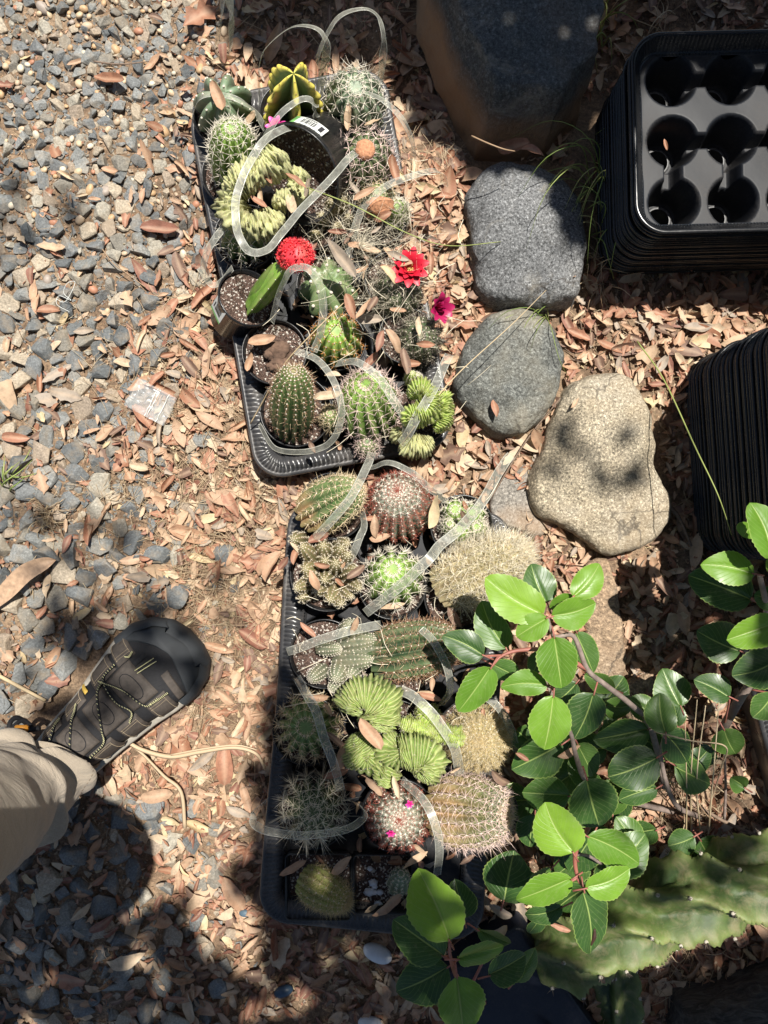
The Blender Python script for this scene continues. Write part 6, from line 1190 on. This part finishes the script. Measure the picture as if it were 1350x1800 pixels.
mb.add([v.co+c for v in b_.verts], [tuple(v.index for v in q.verts) for q in b_.faces]); mb.build('orange_tab', M_or, sandal)
# trousers
khaki = NT('khaki_cloth'); o_ = khaki.obj(); wv = khaki.n('TexWave', {'Vector': o_, 'Scale': 900., 'Distortion': 1.}); nz = khaki.noise(12, 4, .6, o_); khaki.p(Base_Color=khaki.mix(.6, khaki.ramp(nz, [(.3, (.36, .30, .225)), (.7, (.44, .37, .29))]).outputs[0], khaki.ramp(khaki.noise(900, 2, .5, o_), [(.3, .8), (.7, 1.15)]).outputs[0], 'MULTIPLY'), Roughness=.9, Sheen_Weight=.2); mp = khaki.n('Mapping', {'Vector': o_, 'Scale': (1, .35, 1), 'Rotation': (0, 0, .5)}); khaki.bump(khaki.math('ADD', khaki.math('MULTIPLY', khaki.noise(22, 5, .6, mp.outputs[0], 1.2).outputs[0], 3.), khaki.math('MULTIPLY', khaki.noise(1400, 2, .5, o_).outputs[0], .35)), .8, .004)
ring_c = [(36, 1376, .125, .068, .080), (14, 1394, .16, .074, .086), (-20, 1412, .20, .079, .092), (-62, 1440, .26, .084, .098), (-130, 1485, .34, .087, .10), (-240, 1560, .45, .090, .10), (-430, 1650, .60, .10, .105), (-640, 1950, .75, .11, .115), (-1500, 2600, .9, .12, .125)]
nA = 96; V = []; C_ = smooth_path([W(a, b, z) for a, b, z, *_ in ring_c], 14); tt = np.linspace(0, len(ring_c)-1, len(C_)); rx = np.interp(tt, range(len(ring_c)), [q[3] for q in ring_c]); ry = np.interp(tt, range(len(ring_c)), [q[4] for q in ring_c])
for i in range(len(C_)):
    for j in range(nA):
        a = 2*math.pi*j/nA; fade = math.exp(-(i/26.)**2)
        fold = .007*fade*math.sin(a*2+i*.22+.8)+.016*fade*max(0, math.sin(a*3.-i*.33+1.9))**3-.024*fade*math.exp(-((((a-1.25-i*.035+math.pi) % 6.283)-math.pi)/.10)**2)*min(1, i/5)-.020*fade*math.exp(-((((a-.72-i*.03+math.pi) % 6.283)-math.pi)/.12)**2)*min(1, i/7)
        fold += .004*noise.noise(Vector((math.cos(a)*2, math.sin(a)*2, i*.12)))+.006*math.sin(i*.5+math.sin(a+.6)*2.2)*fade*.6
        V.append((C_[i][0]+math.cos(a)*(rx[i]*.98+fold), C_[i][1]+math.sin(a)*(ry[i]*.62 if False else ry[i]*.78+fold), C_[i][2]+.02*math.cos(a-2.3)*math.exp(-i/8.)-.010*math.cos(2*a)*math.exp(-i/6.)))
V = np.array([Mi@Vector(v) for v in V]); n0 = nA; inn = V[:nA*8].reshape(8, nA, 3); cen = inn.mean(1, keepdims=True); inn2 = cen+(inn-cen)*.965
mb = MB(); mb.add(V, grid(len(C_), nA, True)); mb.add(np.concatenate([inn[0], inn2[0]+np.array([0, 0, -.001]), *[inn2[k] for k in range(1, 8)]]), grid(9, nA, True)); trs = mb.build('trouser_leg', khaki.m, person)
mb = MB(); hem = cen[3]+(V[nA*3:nA*4]-cen[3])*1.004
for j in range(0, nA, 1): tube(mb, [hem[j], hem[j]+(hem[(j+1) % nA]-hem[j])*.55], .00045, 4, 0, True, 2)
mb.build('hem_stitching', simple('hem_thread', (.2, .15, .11), .8), trs)
# body inside the trousers: ankle and shin, one continuous skin
mb = MB(); tube(mb, [Mi@Vector(p) for p in [(HEEL.x+.03, HEEL.y+.02, .055), (HEEL.x+.028, HEEL.y+.015, .10), (C_[14][0], C_[14][1], C_[14][2]), (C_[40][0], C_[40][1], C_[40][2]), (C_[80][0], C_[80][1], C_[80][2])]], [.032, .033, .04, .052, .06], 20, 0, True, 10); mb.build('lower_leg', simple('skin', (.42, .25, .17), .55, .1), person)
# ------------------------------------------------------------------ added oak, its crown laid out to throw the dappled shade (outside the frame, above the camera)
SH = []   # shade areas on the ground, photo pixels: polygon, density
SH.append(([(372, -40), (384, 30), (430, 95), (470, 130), (540, 100), (600, 90), (680, 110), (712, 170), (735, 250), (775, 310), (830, 300), (905, 330), (935, 400), (950, 470), (985, 500), (1012, 440), (1020, 330), (1026, 300), (1060, 285), (1120, 283), (1330, 278), (1700, 275), (1700, -900), (300, -900)], 1))
SH.append(([(-1500, 2400), (2900, 2400), (2900, 3600), (-1500, 3600)], .8)); SH.append(([(1750, -1500), (3000, -1500), (3000, 2500), (1750, 2500)], .8)); SH.append(([(-1500, -1500), (1800, -1500), (1800, -850), (-1500, -850)], .85)); SH.append(([(-1500, 1700), (-450, 1500), (-450, 2500), (-1500, 2500)], .85))  # outer crown areas added only to block sky light
SH.append(([(690, 120), (745, 215), (790, 320), (850, 365), (940, 360), (1000, 300), (1060, 100)], 1))
SH.append(([(-500, 1500), (-40, 1500), (30, 1580), (110, 1560), (170, 1590), (240, 1600), (330, 1580), (400, 1560), (445, 1480), (470, 1350), (480, 1270), (540, 1230), (600, 1290), (625, 1400), (640, 1470), (720, 1500), (780, 1500), (850, 1560), (900, 1620), (1000, 1680), (1150, 1700), (1250, 1650), (1800, 1620), (1800, 2600), (-500, 2600)], .97))
SH.append(([(90, 1075), (200, 1060), (330, 1060), (385, 1120), (370, 1190), (330, 1230), (250, 1270), (150, 1290), (30, 1240)], .7))
SH.append(([(465, 1180), (520, 1185), (560, 1230), (540, 1330), (470, 1400), (430, 1380)], .9))
SH.append(([(1110, 1075), (1170, 1050), (1230, 1080), (1260, 1200), (1190, 1210), (1120, 1160)], .95))
SH.append(([(880, 1230), (1000, 1200), (1120, 1260), (1280, 1280), (1300, 1420), (1180, 1380), (1080, 1390), (960, 1440), (900, 1500), (880, 1400)], .5))
SH.append(([(-100, 290), (60, 300), (140, 350), (150, 440), (60, 470), (-100, 460)], .32)); SH.append(([(-60, 900), (150, 890), (260, 960), (330, 1010), (470, 960), (480, 1060), (380, 1090), (200, 1060), (-60, 1080)], .3))
SH.append(([(560, 1440), (640, 1440), (650, 1500), (590, 1560), (470, 1560), (470, 1400)], .7)); SH.append(([(940, 770), (1000, 740), (1080, 760), (1110, 840), (1120, 900), (1040, 910), (950, 880)], .5))
SH.append(([(1080, 1460), (1112, 1460), (1100, 1555), (1068, 1555)], .99)); SH.append(([(1185, 1435), (1220, 1445), (1170, 1535), (1135, 1530)], .99)); SH.append(([(1010, 1490), (1035, 1490), (1020, 1590), (990, 1590)], .99))
SH.append(([(870, 600), (950, 620), (960, 680), (880, 700)], .25)); SH.append(([(1240, 1060), (1500, 1040), (1500, 1300), (1290, 1240)], .8)); SH.append(([(440, 940), (480, 880), (500, 960), (480, 1020)], .3))
LIT = [[(1048, 215), (1075, 215), (1070, 290), (1050, 290)], [(110, 1310), (230, 1310), (250, 1400), (215, 1440), (130, 1440)], [(330, 1570), (400, 1560), (455, 1600), (470, 1660), (440, 1720), (380, 1690), (340, 1640)], [(170, 1470), (205, 1440), (215, 1560), (185, 1545)], [(1000, -60), (1050, -60), (1045, 70), (1012, 65), (1000, 20)], [(1215, 1560), (1260, 1550), (1260, 1630), (1210, 1630)], [(1330, 1520), (1400, 1490), (1500, 1560), (1330, 1630)]]
g = 8; gx = np.arange(-1500, 3000, g); gy = np.arange(-1500, 3600, g); GXX, GYY = np.meshgrid(gx+g/2, gy+g/2); D = np.zeros(GXX.shape)
for poly, dn in SH: D = np.maximum(D, inpoly(GXX, GYY, poly)*dn)
for poly in LIT: D[inpoly(GXX, GYY, poly)] = 0
for _ in range(1): D = (D+np.roll(D, 1, 0)+np.roll(D, -1, 0)+np.roll(D, 1, 1)+np.roll(D, -1, 1))/5
PXM2 = (g*H/F)**2; leafA = .045*.026*.62; cover = -np.log(1-np.clip(D, 0, .995)); nl = rng.poisson(cover*PXM2/leafA)
ii, jj = np.where(nl > 0); rep = nl[ii, jj]; ii = np.repeat(ii, rep); jj = np.repeat(jj, rep); px = gx[jj]+rng.uniform(0, g, len(ii)); py = gy[ii]+rng.uniform(0, g, len(ii))
lay = rng.choice([1.55, 1.75, 2.0, 2.3], len(px), p=[.4, .3, .2, .1])+rng.normal(0, .04, len(px)); soft = (py > 850) | (px < 200); lay = np.where(D[ii, jj] < .75, lay+1.6, np.where(soft & (px < 1000), lay+.7, lay))
sx, sy, sz = sdir; k = H/F; X = (px-675)*k+sx/sz*lay; Y = (900-py)*k+sy/sz*lay
ns = len(px); ex = unit(np.stack([rng.normal(0, 1, ns), rng.normal(0, 1, ns), rng.normal(0, .25, ns)], 1)); nrm = unit(np.array(sdir)+rng.normal(0, .28, (ns, 3))); ex = unit(ex-nrm*(ex*nrm).sum(1, keepdims=True)); ey = np.cross(nrm, ex); C0 = np.stack([X, Y, lay], 1)
shape = np.array([(-.5, 0), (-.3, .3), (0, .5), (.3, .32), (.5, 0), (.3, -.32), (0, -.5), (-.3, -.3)]); sc = rng.uniform(.8, 1.25, ns)[:, None]
V = np.stack([C0+ex*a*.045*sc+ey*b*.026*sc+nrm*(abs(b)*.008) for a, b in shape], 1); oak = thing('shade_oak', 'unseen oak added beyond the frame, its crown shaped to dapple the trays with shade', 'tree', (2.9, 2.3, 0))
mb = MB(); mb.add(V.reshape(-1, 3)-np.array([2.9, 2.3, 0]), (np.arange(ns)[:, None]*8+np.arange(8)[None]).tolist()); mb.build('crown', simple('oak_leaf', (.05, .085, .025), .5), oak, smooth=False)
mb = MB(); tube(mb, [(0, 0, -.1), (.03, .02, .8), (-.1, -.05, 1.9), (-.5, -.3, 3.0), (-1.0, -.9, 3.6)], [.2, .17, .15, .1, .05], 18, 0, True, 8)
for e in [(-1.2, .3, 2.3), (-2.0, -.2, 2.4), (-1.7, -1.4, 2.9), (-2.2, -2.3, 3.1), (-.9, -2.4, 3.0), (-3.2, .9, 2.3)]: tube(mb, [(-.2, -.1, 2.2), (e[0]*.5, e[1]*.5, 2.75), e], [.06, .03, .008], 8, 0, True, 6)
mb.build('trunk', M['branch'], oak)
